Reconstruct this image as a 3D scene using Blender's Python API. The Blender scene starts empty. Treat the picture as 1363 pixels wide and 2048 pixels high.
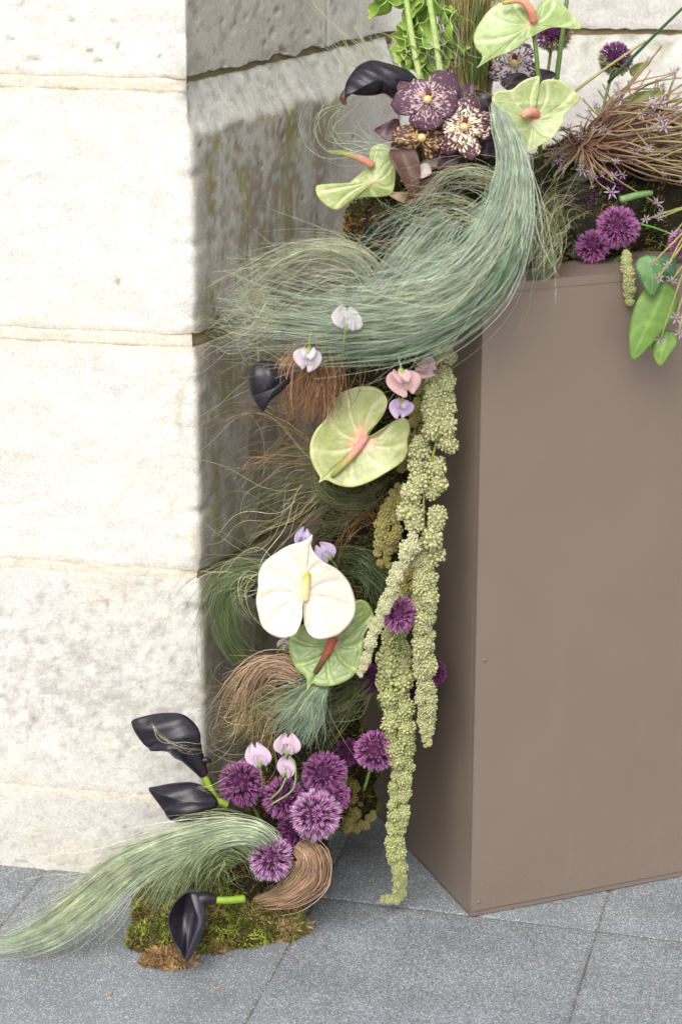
import bpy, math, random
import numpy as np
from mathutils import Vector, Matrix, noise

random.seed(7); rng = np.random.default_rng(7)
scene = bpy.context.scene
C = scene.collection

# ------------------------------------------------------------------ camera
F_PX, PITCH, CAM_H = 4500.0, math.radians(18.5), 1.5362
CX, CY = 681.5, 1024.0
cam_d = bpy.data.cameras.new('camera'); cam = bpy.data.objects.new('camera', cam_d); C.objects.link(cam)
cam.location = (0, 0, CAM_H); cam.rotation_euler = (math.pi/2 - PITCH, 0, 0)
cam_d.sensor_fit = 'VERTICAL'; cam_d.sensor_height = 36.0; cam_d.lens = F_PX/2048*36
cam_d.clip_start = 0.05; cam_d.clip_end = 200
cam_d.dof.use_dof = True; cam_d.dof.focus_distance = 3.08; cam_d.dof.aperture_fstop = 4.0
scene.camera = cam

# ------------------------------------------------------------------ light
SUN_EL, SUN_AZ = math.radians(50), math.radians(198)     # azimuth: compass, from north (+Y) clockwise
w = bpy.data.worlds.new('World'); scene.world = w; w.use_nodes = True
nt = w.node_tree; bgn = nt.nodes['Background']
sky = nt.nodes.new('ShaderNodeTexSky'); sky.sky_type = 'NISHITA'; sky.sun_disc = False
sky.sun_elevation = SUN_EL; sky.sun_rotation = SUN_AZ; sky.dust_density = 3.0; sky.air_density = 1.0; sky.ozone_density = 1.0
hsv = nt.nodes.new('ShaderNodeHueSaturation'); hsv.inputs['Saturation'].default_value = .32     # thin high cloud whitens the blue
nt.links.new(sky.outputs[0], hsv.inputs['Color']); nt.links.new(hsv.outputs[0], bgn.inputs[0]); bgn.inputs[1].default_value = 0.135
sun_d = bpy.data.lights.new('sun', 'SUN'); sun_d.energy = 0.95; sun_d.angle = math.radians(50); sun_d.color = (1, .97, .93)
sun = bpy.data.objects.new('sun', sun_d); C.objects.link(sun)
sdir = Vector((math.sin(SUN_AZ)*math.cos(SUN_EL), math.cos(SUN_AZ)*math.cos(SUN_EL), math.sin(SUN_EL)))
sun.rotation_euler = sdir.to_track_quat('Z', 'Y').to_euler(); sun.location = sdir*20
vs = scene.view_settings; vs.view_transform = 'Standard'; vs.look = 'None'; vs.gamma = 1; vs.exposure = 1.02
vs.use_curve_mapping = False

# ------------------------------------------------------------------ helpers
RV = np.array([1., 0, 0]); FV = np.array([0, math.cos(PITCH), -math.sin(PITCH)]); UV = np.array([0, math.sin(PITCH), math.cos(PITCH)])
NV = -FV; EYE = np.array([0, 0, CAM_H])
def ray(px, py): return RV*((px-CX)/F_PX) + UV*((CY-py)/F_PX) + FV
def P(px, py, Y): r = ray(px, py); return EYE + r*(Y/r[1])
def Pz(px, py, z): r = ray(px, py); return EYE + r*((z-CAM_H)/r[2])
class Loc:
    """a local frame facing the viewer side of the bouquet: x right, y down, z outward, unit = one photo pixel at that depth"""
    def __init__(s, px, py, Y):
        s.px, s.py = px, py; s.o = P(px, py, Y); s.S = float((s.o-EYE) @ FV)/F_PX
    def w(s, dx, dy, dz=0): return s.o + s.S*(dx*RV - dy*UV + dz*NV)
    def at(s, px, py, dz=0): return s.w(px-s.px, py-s.py, dz)
def lin(c):
    return np.array([((v/255)/12.92 if v/255 <= .04045 else ((v/255+.055)/1.055)**2.4) for v in c])
def smooth(a, b, x): t = np.clip((x-a)/(b-a), 0, 1); return t*t*(3-2*t)
def nz(x, y, z=0.0): return noise.noise(Vector((x, y, z)))
def catmull(pts, n, closed=False):
    p = np.array(pts, float)
    if closed: q = np.vstack([p[-1], p, p[0], p[1]]); m = len(p)
    else: q = np.vstack([2*p[0]-p[1], p, 2*p[-1]-p[-2]]); m = len(p)-1
    u = np.linspace(0, m, n, endpoint=not closed); k = np.minimum(u.astype(int), m-1); t = (u-k)[:, None]
    a, b, c, d = q[k], q[k+1], q[k+2], q[k+3]
    return .5*((2*b) + (c-a)*t + (2*a-5*b+4*c-d)*t**2 + (3*b-a-3*c+d)*t**3)

def mesh(name, v, f, col=None, smooth_=True, uv=None, mat=None):
    me = bpy.data.meshes.new(name)
    v = np.asarray(v, np.float32)
    if isinstance(f, np.ndarray):
        k = f.shape[1]; nf = len(f)
        me.vertices.add(len(v)); me.vertices.foreach_set('co', v.ravel())
        me.loops.add(nf*k); me.loops.foreach_set('vertex_index', f.astype(np.int32).ravel())
        me.polygons.add(nf); me.polygons.foreach_set('loop_start', np.arange(0, nf*k, k, dtype=np.int32))
        me.update(calc_edges=True)
    else:
        me.from_pydata([tuple(map(float, x)) for x in v], [], f)
    if smooth_: me.polygons.foreach_set('use_smooth', [True]*len(me.polygons))
    if col is not None:
        a = me.color_attributes.new('Col', 'FLOAT_COLOR', 'POINT')
        c = np.ones((len(v), 4), np.float32); c[:, :3] = col; a.data.foreach_set('color', c.ravel())
    if uv is not None:
        a = me.attributes.new('PUV', 'FLOAT_VECTOR', 'POINT')
        c = np.zeros((len(v), 3), np.float32); c[:, :uv.shape[1]] = uv; a.data.foreach_set('vector', c.ravel())
    if mat: me.materials.append(mat)
    me.validate(); me.update()
    return me
def link(name, me, parent=None, loc=None):
    o = bpy.data.objects.new(name, me); C.objects.link(o)
    if parent: o.parent = parent
    if loc is not None: o.location = [float(x) for x in loc]
    return o
def part(name, v, f, col, mat, parent, **k):
    """mesh given in world coordinates, stored relative to its thing"""
    base = np.zeros(3)
    p = parent
    while p is not None: base = base + np.array(p.location); p = p.parent
    return link(name, mesh(name, np.asarray(v)-base, f, col, mat=mat, **k), parent)
def thing(name, label, cat, loc, group=None):
    o = bpy.data.objects.new(name, None); C.objects.link(o); o.location = [float(x) for x in loc]
    o.empty_display_size = .02
    o['label'] = label; o['category'] = cat
    if group: o['group'] = group
    return o
def tag(o, label, cat, group=None):
    o['label'] = label; o['category'] = cat
    if group: o['group'] = group
    return o
def thick(o, t):
    m = o.modifiers.new('thickness', 'SOLIDIFY'); m.thickness = t; m.offset = 0

# ------------------------------------------------------------------ materials
def new_mat(name):
    m = bpy.data.materials.new(name); m.use_nodes = True
    return m, m.node_tree, m.node_tree.nodes['Principled BSDF']
def vc_mat(name, rough=.55, spec=.4, var=.18, scale=60, bump=0, bscale=200, translucent=0.0, coat=0, sheen=0):
    m, t, b = new_mat(name); N, L = t.nodes, t.links
    at = N.new('ShaderNodeAttribute'); at.attribute_name = 'Col'
    tc = N.new('ShaderNodeTexCoord')
    no = N.new('ShaderNodeTexNoise'); no.inputs['Scale'].default_value = scale; no.inputs['Detail'].default_value = 4
    L.new(tc.outputs['Object'], no.inputs['Vector'])
    mr = N.new('ShaderNodeMapRange'); mr.inputs[1].default_value = .3; mr.inputs[2].default_value = .7
    mr.inputs[3].default_value = 1-var; mr.inputs[4].default_value = 1+var
    L.new(no.outputs[0], mr.inputs[0])
    mx = N.new('ShaderNodeVectorMath'); mx.operation = 'SCALE'
    L.new(at.outputs['Color'], mx.inputs[0]); L.new(mr.outputs[0], mx.inputs['Scale'])
    L.new(mx.outputs[0], b.inputs['Base Color'])
    b.inputs['Roughness'].default_value = rough; b.inputs['Specular IOR Level'].default_value = spec
    b.inputs['Coat Weight'].default_value = coat; b.inputs['Sheen Weight'].default_value = sheen
    if bump:
        n2 = N.new('ShaderNodeTexNoise'); n2.inputs['Scale'].default_value = bscale; n2.inputs['Detail'].default_value = 3
        L.new(tc.outputs['Object'], n2.inputs['Vector'])
        bp = N.new('ShaderNodeBump'); bp.inputs['Strength'].default_value = bump; bp.inputs['Distance'].default_value = .002
        L.new(n2.outputs[0], bp.inputs['Height']); L.new(bp.outputs[0], b.inputs['Normal'])
    if translucent:
        tr = N.new('ShaderNodeBsdfTranslucent'); L.new(mx.outputs[0], tr.inputs[0])
        ms = N.new('ShaderNodeMixShader'); ms.inputs[0].default_value = translucent
        L.new(b.outputs[0], ms.inputs[1]); L.new(tr.outputs[0], ms.inputs[2])
        L.new(ms.outputs[0], N['Material Output'].inputs[0])
    return m
M_leaf = vc_mat('leaf', .45, .4, .15, 90, .25, 260, .22)
M_spathe = vc_mat('glossy_spathe', .30, .5, .16, 110, .35, 110, .15, coat=.2)
M_white = vc_mat('white_spathe', .38, .45, .05, 90, .3, 90, .12, coat=.1)
M_stem = vc_mat('stem', .45, .4, .15, 120, .1, 300)
M_grass = vc_mat('grass', .75, .15, .25, 40, 0, 0, .22)
M_black = vc_mat('black_petal', .33, .4, .25, 80, .15, 240)
M_petal = vc_mat('thin_petal', .6, .3, .06, 120, .2, 200, .3)
M_allium = vc_mat('allium', .6, .3, .2, 150, 0, 0, .15)
M_amar = vc_mat('amaranth', .8, .2, .22, 90, .5, 700)
M_moss = vc_mat('moss', .85, .15, .35, 60, 0, 0, .1)
M_spadix = vc_mat('spadix', .5, .35, .1, 300, .8, 900)

def orchid_mat(name, dark, pale, thr0, thr1, sc):
    m, t, b = new_mat(name); N, L = t.nodes, t.links
    at = N.new('ShaderNodeAttribute'); at.attribute_name = 'PUV'
    vo = N.new('ShaderNodeTexVoronoi'); vo.feature = 'F1'; vo.inputs['Scale'].default_value = sc
    no = N.new('ShaderNodeTexNoise'); no.inputs['Scale'].default_value = sc*.7
    L.new(at.outputs['Vector'], no.inputs['Vector'])
    ad = N.new('ShaderNodeVectorMath'); ad.operation = 'MULTIPLY_ADD'
    L.new(no.outputs['Color'], ad.inputs[0]); ad.inputs[1].default_value = (.06, .06, 0); L.new(at.outputs['Vector'], ad.inputs[2])
    mp = N.new('ShaderNodeMapping'); mp.inputs['Scale'].default_value = (.62, 1, 1)
    L.new(ad.outputs[0], mp.inputs[0]); L.new(mp.outputs[0], vo.inputs['Vector'])
    sp = N.new('ShaderNodeSeparateXYZ'); L.new(at.outputs['Vector'], sp.inputs[0])
    mr = N.new('ShaderNodeMapRange'); L.new(sp.outputs[0], mr.inputs[0]); mr.inputs[1].default_value = .15; mr.inputs[2].default_value = .95
    mr.inputs[3].default_value = thr0; mr.inputs[4].default_value = thr1
    sub = N.new('ShaderNodeMath'); sub.operation = 'SUBTRACT'; L.new(vo.outputs['Distance'], sub.inputs[0]); L.new(mr.outputs[0], sub.inputs[1])
    m2 = N.new('ShaderNodeMapRange'); L.new(sub.outputs[0], m2.inputs[0]); m2.inputs[1].default_value = -.07; m2.inputs[2].default_value = .07
    mx = N.new('ShaderNodeMix'); mx.data_type = 'RGBA'; L.new(m2.outputs[0], mx.inputs[0])
    mx.inputs[6].default_value = (*lin(dark), 1); mx.inputs[7].default_value = (*lin(pale), 1)
    L.new(mx.outputs[2], b.inputs['Base Color']); b.inputs['Roughness'].default_value = .5
    b.inputs['Specular IOR Level'].default_value = .3
    return m
M_orch = orchid_mat('purple_orchid', (72, 42, 58), (178, 150, 152), .46, .90, 17)
M_orch2 = orchid_mat('cream_orchid', (64, 30, 42), (216, 194, 168), .44, .84, 16)
M_orch3 = orchid_mat('brown_orchid', (78, 46, 44), (196, 158, 104), .5, .8, 14)

def stone_mat():
    m, t, b = new_mat('limestone'); N, L = t.nodes, t.links
    at = N.new('ShaderNodeAttribute'); at.attribute_name = 'Col'
    tc = N.new('ShaderNodeTexCoord')
    n1 = N.new('ShaderNodeTexNoise'); n1.inputs['Scale'].default_value = 28; n1.inputs['Detail'].default_value = 8; n1.inputs['Roughness'].default_value = .7
    n2 = N.new('ShaderNodeTexNoise'); n2.inputs['Scale'].default_value = 260; n2.inputs['Detail'].default_value = 5; n2.inputs['Roughness'].default_value = .7
    for n in (n1, n2): L.new(tc.outputs['Object'], n.inputs['Vector'])
    r1 = N.new('ShaderNodeMapRange'); L.new(n1.outputs[0], r1.inputs[0]); r1.inputs[1].default_value = .3; r1.inputs[2].default_value = .7; r1.inputs[3].default_value = .88; r1.inputs[4].default_value = 1.1
    r2 = N.new('ShaderNodeMapRange'); L.new(n2.outputs[0], r2.inputs[0]); r2.inputs[1].default_value = .3; r2.inputs[2].default_value = .7; r2.inputs[3].default_value = .80; r2.inputs[4].default_value = 1.16
    mu = N.new('ShaderNodeMath'); mu.operation = 'MULTIPLY'; L.new(r1.outputs[0], mu.inputs[0]); L.new(r2.outputs[0], mu.inputs[1])
    sc = N.new('ShaderNodeVectorMath'); sc.operation = 'SCALE'; L.new(at.outputs['Color'], sc.inputs[0]); L.new(mu.outputs[0], sc.inputs['Scale'])
    L.new(sc.outputs[0], b.inputs['Base Color'])
    b.inputs['Roughness'].default_value = .9; b.inputs['Specular IOR Level'].default_value = .15
    ma = N.new('ShaderNodeMath'); ma.operation = 'ADD'; L.new(n1.outputs[0], ma.inputs[0]); L.new(n2.outputs[0], ma.inputs[1])
    bp = N.new('ShaderNodeBump'); bp.inputs['Strength'].default_value = .55; bp.inputs['Distance'].default_value = .0022
    L.new(ma.outputs[0], bp.inputs['Height']); L.new(bp.outputs[0], b.inputs['Normal'])
    return m
M_stone = stone_mat()
def granite_mat(name, dark, mid, light):
    m, t, b = new_mat(name); N, L = t.nodes, t.links
    tc = N.new('ShaderNodeTexCoord')
    vo = N.new('ShaderNodeTexVoronoi'); vo.inputs['Scale'].default_value = 680; vo.inputs['Randomness'].default_value = 1
    n0 = N.new('ShaderNodeTexNoise'); n0.inputs['Scale'].default_value = 520; n0.inputs['Detail'].default_value = 4; n0.inputs['Roughness'].default_value = .75
    n3 = N.new('ShaderNodeTexNoise'); n3.inputs['Scale'].default_value = 9; n3.inputs['Detail'].default_value = 6; n3.inputs['Roughness'].default_value = .65
    for n in (vo, n0, n3): L.new(tc.outputs['Object'], n.inputs['Vector'])
    cr = N.new('ShaderNodeValToRGB'); e = cr.color_ramp.elements
    e[0].position = .36; e[0].color = (*lin(dark), 1); e[1].position = .66; e[1].color = (*lin(light), 1)
    k = e.new(.5); k.color = (*lin(mid), 1)
    L.new(n0.outputs[0], cr.inputs[0])
    sx = N.new('ShaderNodeSeparateColor'); L.new(vo.outputs['Color'], sx.inputs[0])
    th = N.new('ShaderNodeMapRange'); L.new(sx.outputs[0], th.inputs[0]); th.inputs[1].default_value = .86; th.inputs[2].default_value = .9
    mx = N.new('ShaderNodeMix'); mx.data_type = 'RGBA'; L.new(th.outputs[0], mx.inputs[0]); L.new(cr.outputs[0], mx.inputs[6]); mx.inputs[7].default_value = (*lin((178, 180, 182)), 1)
    r3 = N.new('ShaderNodeMapRange'); L.new(n3.outputs[0], r3.inputs[0]); r3.inputs[1].default_value = .3; r3.inputs[2].default_value = .7; r3.inputs[3].default_value = .78; r3.inputs[4].default_value = 1.16
    sc = N.new('ShaderNodeVectorMath'); sc.operation = 'SCALE'; L.new(mx.outputs[2], sc.inputs[0]); L.new(r3.outputs[0], sc.inputs['Scale'])
    L.new(sc.outputs[0], b.inputs['Base Color'])
    b.inputs['Roughness'].default_value = .62; b.inputs['Specular IOR Level'].default_value = .4
    bp = N.new('ShaderNodeBump'); bp.inputs['Strength'].default_value = .55; bp.inputs['Distance'].default_value = .002
    L.new(n0.outputs[0], bp.inputs['Height']); L.new(bp.outputs[0], b.inputs['Normal'])
    return m
M_granite = granite_mat('granite', (64, 67, 69), (117, 121, 124), (164, 168, 171))
M_sand = granite_mat('joint_sand', (64, 60, 52), (98, 94, 84), (130, 124, 110))
def paint_mat():
    m, t, b = new_mat('taupe_paint'); N, L = t.nodes, t.links
    tc = N.new('ShaderNodeTexCoord')
    n = N.new('ShaderNodeTexNoise'); n.inputs['Scale'].default_value = 5; n.inputs['Detail'].default_value = 6; n.inputs['Roughness'].default_value = .6
    n2 = N.new('ShaderNodeTexNoise'); n2.inputs['Scale'].default_value = 420; n2.inputs['Detail'].default_value = 2
    L.new(tc.outputs['Object'], n.inputs['Vector']); L.new(tc.outputs['Object'], n2.inputs['Vector'])
    r = N.new('ShaderNodeMapRange'); L.new(n.outputs[0], r.inputs[0]); r.inputs[1].default_value = .3; r.inputs[2].default_value = .7; r.inputs[3].default_value = .96; r.inputs[4].default_value = 1.03
    sc = N.new('ShaderNodeVectorMath'); sc.operation = 'SCALE'; sc.inputs[0].default_value = lin((139, 123, 110)); L.new(r.outputs[0], sc.inputs['Scale'])
    # dust and splash specks near the paving, faint wiped streaks above
    sep = N.new('ShaderNodeSeparateXYZ'); L.new(tc.outputs['Object'], sep.inputs[0])
    hz = N.new('ShaderNodeMapRange'); L.new(sep.outputs[2], hz.inputs[0]); hz.inputs[1].default_value = .0; hz.inputs[2].default_value = .16; hz.inputs[3].default_value = 1; hz.inputs[4].default_value = .12
    sp = N.new('ShaderNodeTexNoise'); sp.inputs['Scale'].default_value = 170; sp.inputs['Detail'].default_value = 5; L.new(tc.outputs['Object'], sp.inputs['Vector'])
    sm = N.new('ShaderNodeMapRange'); L.new(sp.outputs[0], sm.inputs[0]); sm.inputs[1].default_value = .56; sm.inputs[2].default_value = .74
    mp = N.new('ShaderNodeMapping'); mp.inputs['Scale'].default_value = (60, 60, 2.5); L.new(tc.outputs['Object'], mp.inputs[0])
    sk = N.new('ShaderNodeTexNoise'); sk.inputs['Scale'].default_value = 1; sk.inputs['Detail'].default_value = 6; L.new(mp.outputs[0], sk.inputs['Vector'])
    s2 = N.new('ShaderNodeMapRange'); L.new(sk.outputs[0], s2.inputs[0]); s2.inputs[1].default_value = .55; s2.inputs[2].default_value = .8; s2.inputs[4].default_value = .22
    m1 = N.new('ShaderNodeMath'); m1.operation = 'MULTIPLY'; L.new(hz.outputs[0], m1.inputs[0]); L.new(sm.outputs[0], m1.inputs[1])
    m2 = N.new('ShaderNodeMath'); m2.operation = 'ADD'; L.new(m1.outputs[0], m2.inputs[0]); L.new(s2.outputs[0], m2.inputs[1])
    m3 = N.new('ShaderNodeMath'); m3.operation = 'MULTIPLY'; L.new(m2.outputs[0], m3.inputs[0]); m3.inputs[1].default_value = .16
    du = N.new('ShaderNodeMix'); du.data_type = 'RGBA'; L.new(m3.outputs[0], du.inputs[0]); L.new(sc.outputs[0], du.inputs[6]); du.inputs[7].default_value = (*lin((176, 168, 156)), 1)
    L.new(du.outputs[2], b.inputs['Base Color'])
    rr = N.new('ShaderNodeMapRange'); L.new(n.outputs[0], rr.inputs[0]); b.inputs['Metallic'].default_value = .35; rr.inputs[3].default_value = .34; rr.inputs[4].default_value = .46
    L.new(rr.outputs[0], b.inputs['Roughness']); b.inputs['Specular IOR Level'].default_value = .55
    bp = N.new('ShaderNodeBump'); bp.inputs['Strength'].default_value = .12; bp.inputs['Distance'].default_value = .0006
    L.new(n2.outputs[0], bp.inputs['Height']); L.new(bp.outputs[0], b.inputs['Normal'])
    return m
M_paint = paint_mat()

# ------------------------------------------------------------------ ground
WYAW = math.radians(-14.4)
def struct(o): o['kind'] = 'structure'; return o
gx = np.array([math.cos(WYAW), math.sin(WYAW)]); gy = np.array([-math.sin(WYAW), math.cos(WYAW)])
g_v = [(-40, -40, .0024), (40, -40, .0024), (40, 40, .0024), (-40, 40, .0024)]
pave = struct(link('pavement', mesh('pavement', g_v, [(0, 1, 2, 3)], mat=M_sand)))
cross = Pz(1192, 1867, 0)[:2]        # where four slabs meet
def slab(i, j, lx, ly):
    a0 = cross + gx*(i*lx) + gy*(j*ly)
    g = .0011; n = 14
    us = np.concatenate([[g, g+.0015], np.linspace(g+.006, lx-g-.006, n), [lx-g-.0015, lx-g]])
    vs_ = np.concatenate([[g, g+.0015], np.linspace(g+.006, ly-g-.006, n), [ly-g-.0015, ly-g]])
    dz = random.uniform(-.0008, .0008); tx, ty = random.uniform(-.001, .001), random.uniform(-.001, .001)
    V = []; m = len(us)
    for b, vv in enumerate(vs_):
        for a, uu in enumerate(us):
            jx = .0012*nz(uu*60+i*9, vv*60+j*5) if a in (0, 1, m-2, m-1) else 0
            jy = .0012*nz(vv*60+3, uu*60+i*7+j) if b in (0, 1, m-2, m-1) else 0
            p = a0 + gx*(uu+jx) + gy*(vv+jy)
            edge = (a in (0, m-1)) or (b in (0, m-1))
            z = -.0025 if edge else dz + tx*(uu/lx-.5) + ty*(vv/ly-.5) + (0 if not (a in (1, m-2) or b in (1, m-2)) else -.0009)
            V.append((p[0], p[1], z+.0045))
    Fc = np.array([(b*m+a, b*m+a+1, (b+1)*m+a+1, (b+1)*m+a) for b in range(m-1) for a in range(m-1)])
    part('paving_slab', V, Fc, None, M_granite, pave)
for i in range(-4, 4):
    for j in range(-4, 3): slab(i, j, .40, .60)

# ------------------------------------------------------------------ stone wall
GZ = .0045
CORN = Pz(415, 1768, GZ)
WY = math.radians(-10.8)
wd = np.array([math.cos(WY), math.sin(WY), 0]); wn = np.array([math.sin(WY), -math.cos(WY), 0])
def on_front(px, py):
    r = ray(px, py); t = ((CORN-EYE) @ wn)/(r @ wn); return EYE + r*t
ZJ = [on_front(395, 172)[2], on_front(395, 684)[2], on_front(405, 1152)[2], on_front(412, 1607)[2]]
zj = on_front(395, 183)[2]
plan = [CORN[:2]-wd[:2]*1.6, CORN[:2]-wd[:2]*.8, CORN[:2]-wd[:2]*.2, CORN[:2]]
ret = Pz(648, 103, zj)[:2]-Pz(402, 160, zj)[:2]; ret /= np.linalg.norm(ret)        # flat splayed return
RL = .60; inner = CORN[:2]+ret*RL
far_ = Pz(1363, 78, zj)[:2]; bdir = (far_-inner)/np.linalg.norm(far_-inner)
curve = np.vstack([CORN[:2]+ret*np.linspace(0, RL, 200)[:, None], inner+bdir*np.linspace(.005, 2.0, 200)[:, None]])
poly = np.vstack([np.linspace(plan[0], CORN[:2], 400)[:-1], curve])
seg = np.linalg.norm(np.diff(poly, axis=0), axis=1); sarr = np.concatenate([[0], np.cumsum(seg)])
STEP = .002
su = np.arange(0, sarr[-1], STEP); pxy = np.stack([np.interp(su, sarr, poly[:, k]) for k in (0, 1)], 1)
kern = np.exp(-.5*(np.arange(-12, 13)/3.2)**2); kern /= kern.sum()
padp = np.vstack([pxy[0]+(np.arange(-12, 0)[:, None])*(pxy[1]-pxy[0]), pxy, pxy[-1]+(np.arange(1, 13)[:, None])*(pxy[-1]-pxy[-2])])
psm = np.stack([np.convolve(padp[:, k], kern, 'valid') for k in (0, 1)], 1)
tg = np.gradient(psm, axis=0); tg /= np.linalg.norm(tg, axis=1)[:, None]
nrm = np.stack([tg[:, 1], -tg[:, 0]], 1)
SC = np.linalg.norm(CORN[:2]-plan[0])                 # arc length of the corner
def at_s(s):
    k = np.clip(s/STEP, 0, len(su)-1.001); i = int(k); f = k-i
    return psm[i]*(1-f)+psm[i+1]*f, nrm[i]*(1-f)+nrm[i+1]*f
wall = thing('stone_wall', 'weathered pale limestone wall with a projecting pier and a curved lichen-stained return', 'stone wall', (CORN[0], CORN[1], 0))
C_mort = lin((212, 202, 184)); C_pale = lin((217, 213, 205)); C_warm = lin((215, 206, 190)); C_grey = lin((172, 167, 155)); C_dark = lin((112, 106, 94)); C_lich = lin((136, 128, 72)); C_brown = lin((128, 114, 90)); C_green = lin((112, 116, 66))
def stone_color(s, z, course, t):
    """the stone's own colour: clean on the pier front, grey and lichen-grown on the sheltered return"""
    r = s-SC
    n1 = nz(s*9, z*9, course*3.1); n2 = nz(s*34+5, z*34, 2.2); n3 = nz(s*90, z*90, 7.7)
    c = C_pale*(1+.05*n1) + (C_warm-C_pale)*max(0, n1*.8+.1)
    front = 1-smooth(-.01, .012, r)
    if t is not None:                                    # sandy mortar smeared over the edges of the stones
        e = min(t[0], t[1]); lim = max(.004, .012+.012*(nz(s*26, course*4.0)+.5*nz(s*90, z*60))); k = (1-float(smooth(lim*.3, lim, e)))*(.9 if course < 3 else .45)
        c = c*(1-k)+C_mort*k; t = t[0]
    # front: mottled grey in the two lowest courses
    low = [0, 0, .10, .62, .66][course]
    mott = low*float(smooth(-.05, .55, .7*nz(s*75, z*75, 2.2)+.5*nz(s*160, z*160, 1)+.3*n2+.4*nz(s*5+9, z*5)))
    cf = c*(1-mott)+lin((176, 172, 164))*mott
    if course >= 3:
        k = float(smooth(.3, .6, .7*nz(s*70, z*90+9)+.45*n3)); cf = cf*(1-.4*k)+C_dark*.4*k
    if course == 2 and r > -.04:                         # lichen near the arris
        k = float(smooth(.2, .6, nz(s*60, z*25, 4))); cf = cf*(1-.5*k)+lin((186, 178, 140))*.5*k
    # sheltered return: streaks
    st = nz(s*26, z*8, 1.3)+.5*nz(s*70, z*34, 4.4); st2 = nz(s*120, z*70, 5.1)
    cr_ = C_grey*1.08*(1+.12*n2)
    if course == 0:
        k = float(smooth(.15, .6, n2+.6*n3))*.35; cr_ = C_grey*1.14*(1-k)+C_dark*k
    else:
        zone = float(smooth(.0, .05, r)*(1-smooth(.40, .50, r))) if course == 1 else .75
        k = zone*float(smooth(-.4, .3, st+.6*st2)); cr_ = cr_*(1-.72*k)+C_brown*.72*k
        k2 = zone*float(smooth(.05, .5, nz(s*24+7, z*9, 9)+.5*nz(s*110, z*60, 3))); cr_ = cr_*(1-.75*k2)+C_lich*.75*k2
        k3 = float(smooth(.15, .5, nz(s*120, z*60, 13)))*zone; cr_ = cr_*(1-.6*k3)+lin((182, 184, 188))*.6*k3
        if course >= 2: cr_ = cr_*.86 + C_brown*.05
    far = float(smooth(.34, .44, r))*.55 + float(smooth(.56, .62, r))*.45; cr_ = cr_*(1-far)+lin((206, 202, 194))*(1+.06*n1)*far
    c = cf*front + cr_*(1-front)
    if t is not None and course in (0, 1):
        if course == 1:                                  # green growth on the weathered shoulder
            sh = (1-float(smooth(.048, .060, t+.012*nz(s*30, z*30, 2))))*float(smooth(-.03, .02, r))
            c = c*(1-sh)+(lin((190, 187, 178))*(1+.12*n2+.10*n3))*sh
            k = (1-float(smooth(.0, .075, t)))*float(smooth(-.06, .03, r))*float(smooth(-.05, .4, nz(s*60, z*110, 6)+.3*n3))
            c = c*(1-.5*k)+C_green*.5*k
    c = c*[1.0, .99, .97, .90, .84][course]              # grimier towards the paving
    # small dark pits
    if course == 0 and n3 > .54: c = c*(1-.5*float(smooth(.54, .70, n3)))
    if course == 1 and n3*nz(s*33, z*31, 8) > .34: c = c*.6
    return c
def block(course, s0, s1, z0, z1, fine):
    ss = np.unique(np.concatenate([[s0, s0+.002, s0+.006], np.arange(s0+.01, s1-.01, fine), [s1-.006, s1-.002, s1]]))
    zz = np.unique(np.concatenate([[z0, z0+.002, z0+.006], np.arange(z0+.01, z1-.01, fine), [z1-.006, z1-.002, z1]]))
    V, col = [], []; c_top = course > 0
    for b, z in enumerate(zz):
        for a, s in enumerate(ss):
            p, n = at_s(s); r = s-SC
            e = min(z-z0, z1-z); es = min(s-s0, s1-s)
            off = -.0010*float(1-smooth(0, .008, e)) - .0015*float(1-smooth(0, .006, es))
            back_side = float(smooth(-.004, .012, r)); off += (.0022*nz(s*14, z*14, course) + .0012*nz(s*55, z*55, course+3))*(1-.55*back_side)*float(smooth(0, .03, e)) + .0007*nz(s*140, z*140)
            if course == 0:
                off -= .027*back_side
                q = nz(s*75, z*75, 7.1)
                if q > .42: off -= .006*float(smooth(.42, .7, q))
            if course == 1:                               # sloping shoulder on top of the return
                off -= .032*float(1-np.clip((z1-z)/(.056+.016*nz(s*16, 0)+.006*nz(s*60, 4)), 0, 1))*float(smooth(-.03, .02, r))
                if nz(s*90, z*90, 7.7)*nz(s*33, z*31, 8) > .34: off -= .004
            # knocked arris
            ar = math.exp(-(r/.02)**2)
            ch = nz(z*22, course*5.0, 2.0) + .6*nz(z*70, course*5.0, 8.0)
            off -= ar*(.0045*float(smooth(.15, .7, ch)) + .0007*abs(nz(z*160, s*160, 4)))
            off -= ar*.012*float(1-smooth(0, .03, e))*(.5+.5*nz(z*30, 3, course))
            if a in (0, len(ss)-1) or b in (0, len(zz)-1): off -= .03
            wv = .0030*nz(s*17, course*7.0, 1)+.0022*nz(s*62, course*7.0, 5)
            zs = wv*(1-min(1, (z1-z)/.03)) if c_top else 0
            wv2 = .0030*nz(s*19, course*7.0, 21)+.0022*nz(s*66, course*7.0, 25)
            zs += wv2*(1-min(1, (z-z0)/.03)) if course < 4 else 0
            if course == 3: zs *= .35
            if course == 0: zs += back_side*(-.0035+.007*nz(s*20, 3)+.003*nz(s*70, 8))*(1-min(1, (z-z0)/.02))
            if course == 1: zs += .0055*back_side*(1-min(1, (z1-z)/.02))
            V.append((p[0]+n[0]*off, p[1]+n[1]*off, z+zs)); col.append(stone_color(s, z, course, (z1-z, z-z0)))
    m = len(ss)
    B, A = np.meshgrid(np.arange(len(zz)-1), np.arange(m-1), indexing='ij'); q = (B*m+A).ravel()
    Fc = np.stack([q, q+1, q+m+1, q+m], 1)
    o = part('stone_block', V, Fc, np.array(col), M_stone, wall); o.data.set_sharp_from_angle(angle=math.radians(50))
S_END = su[-1]-.01
gaps = [.0068, .0075, .0040, .0014]
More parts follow.
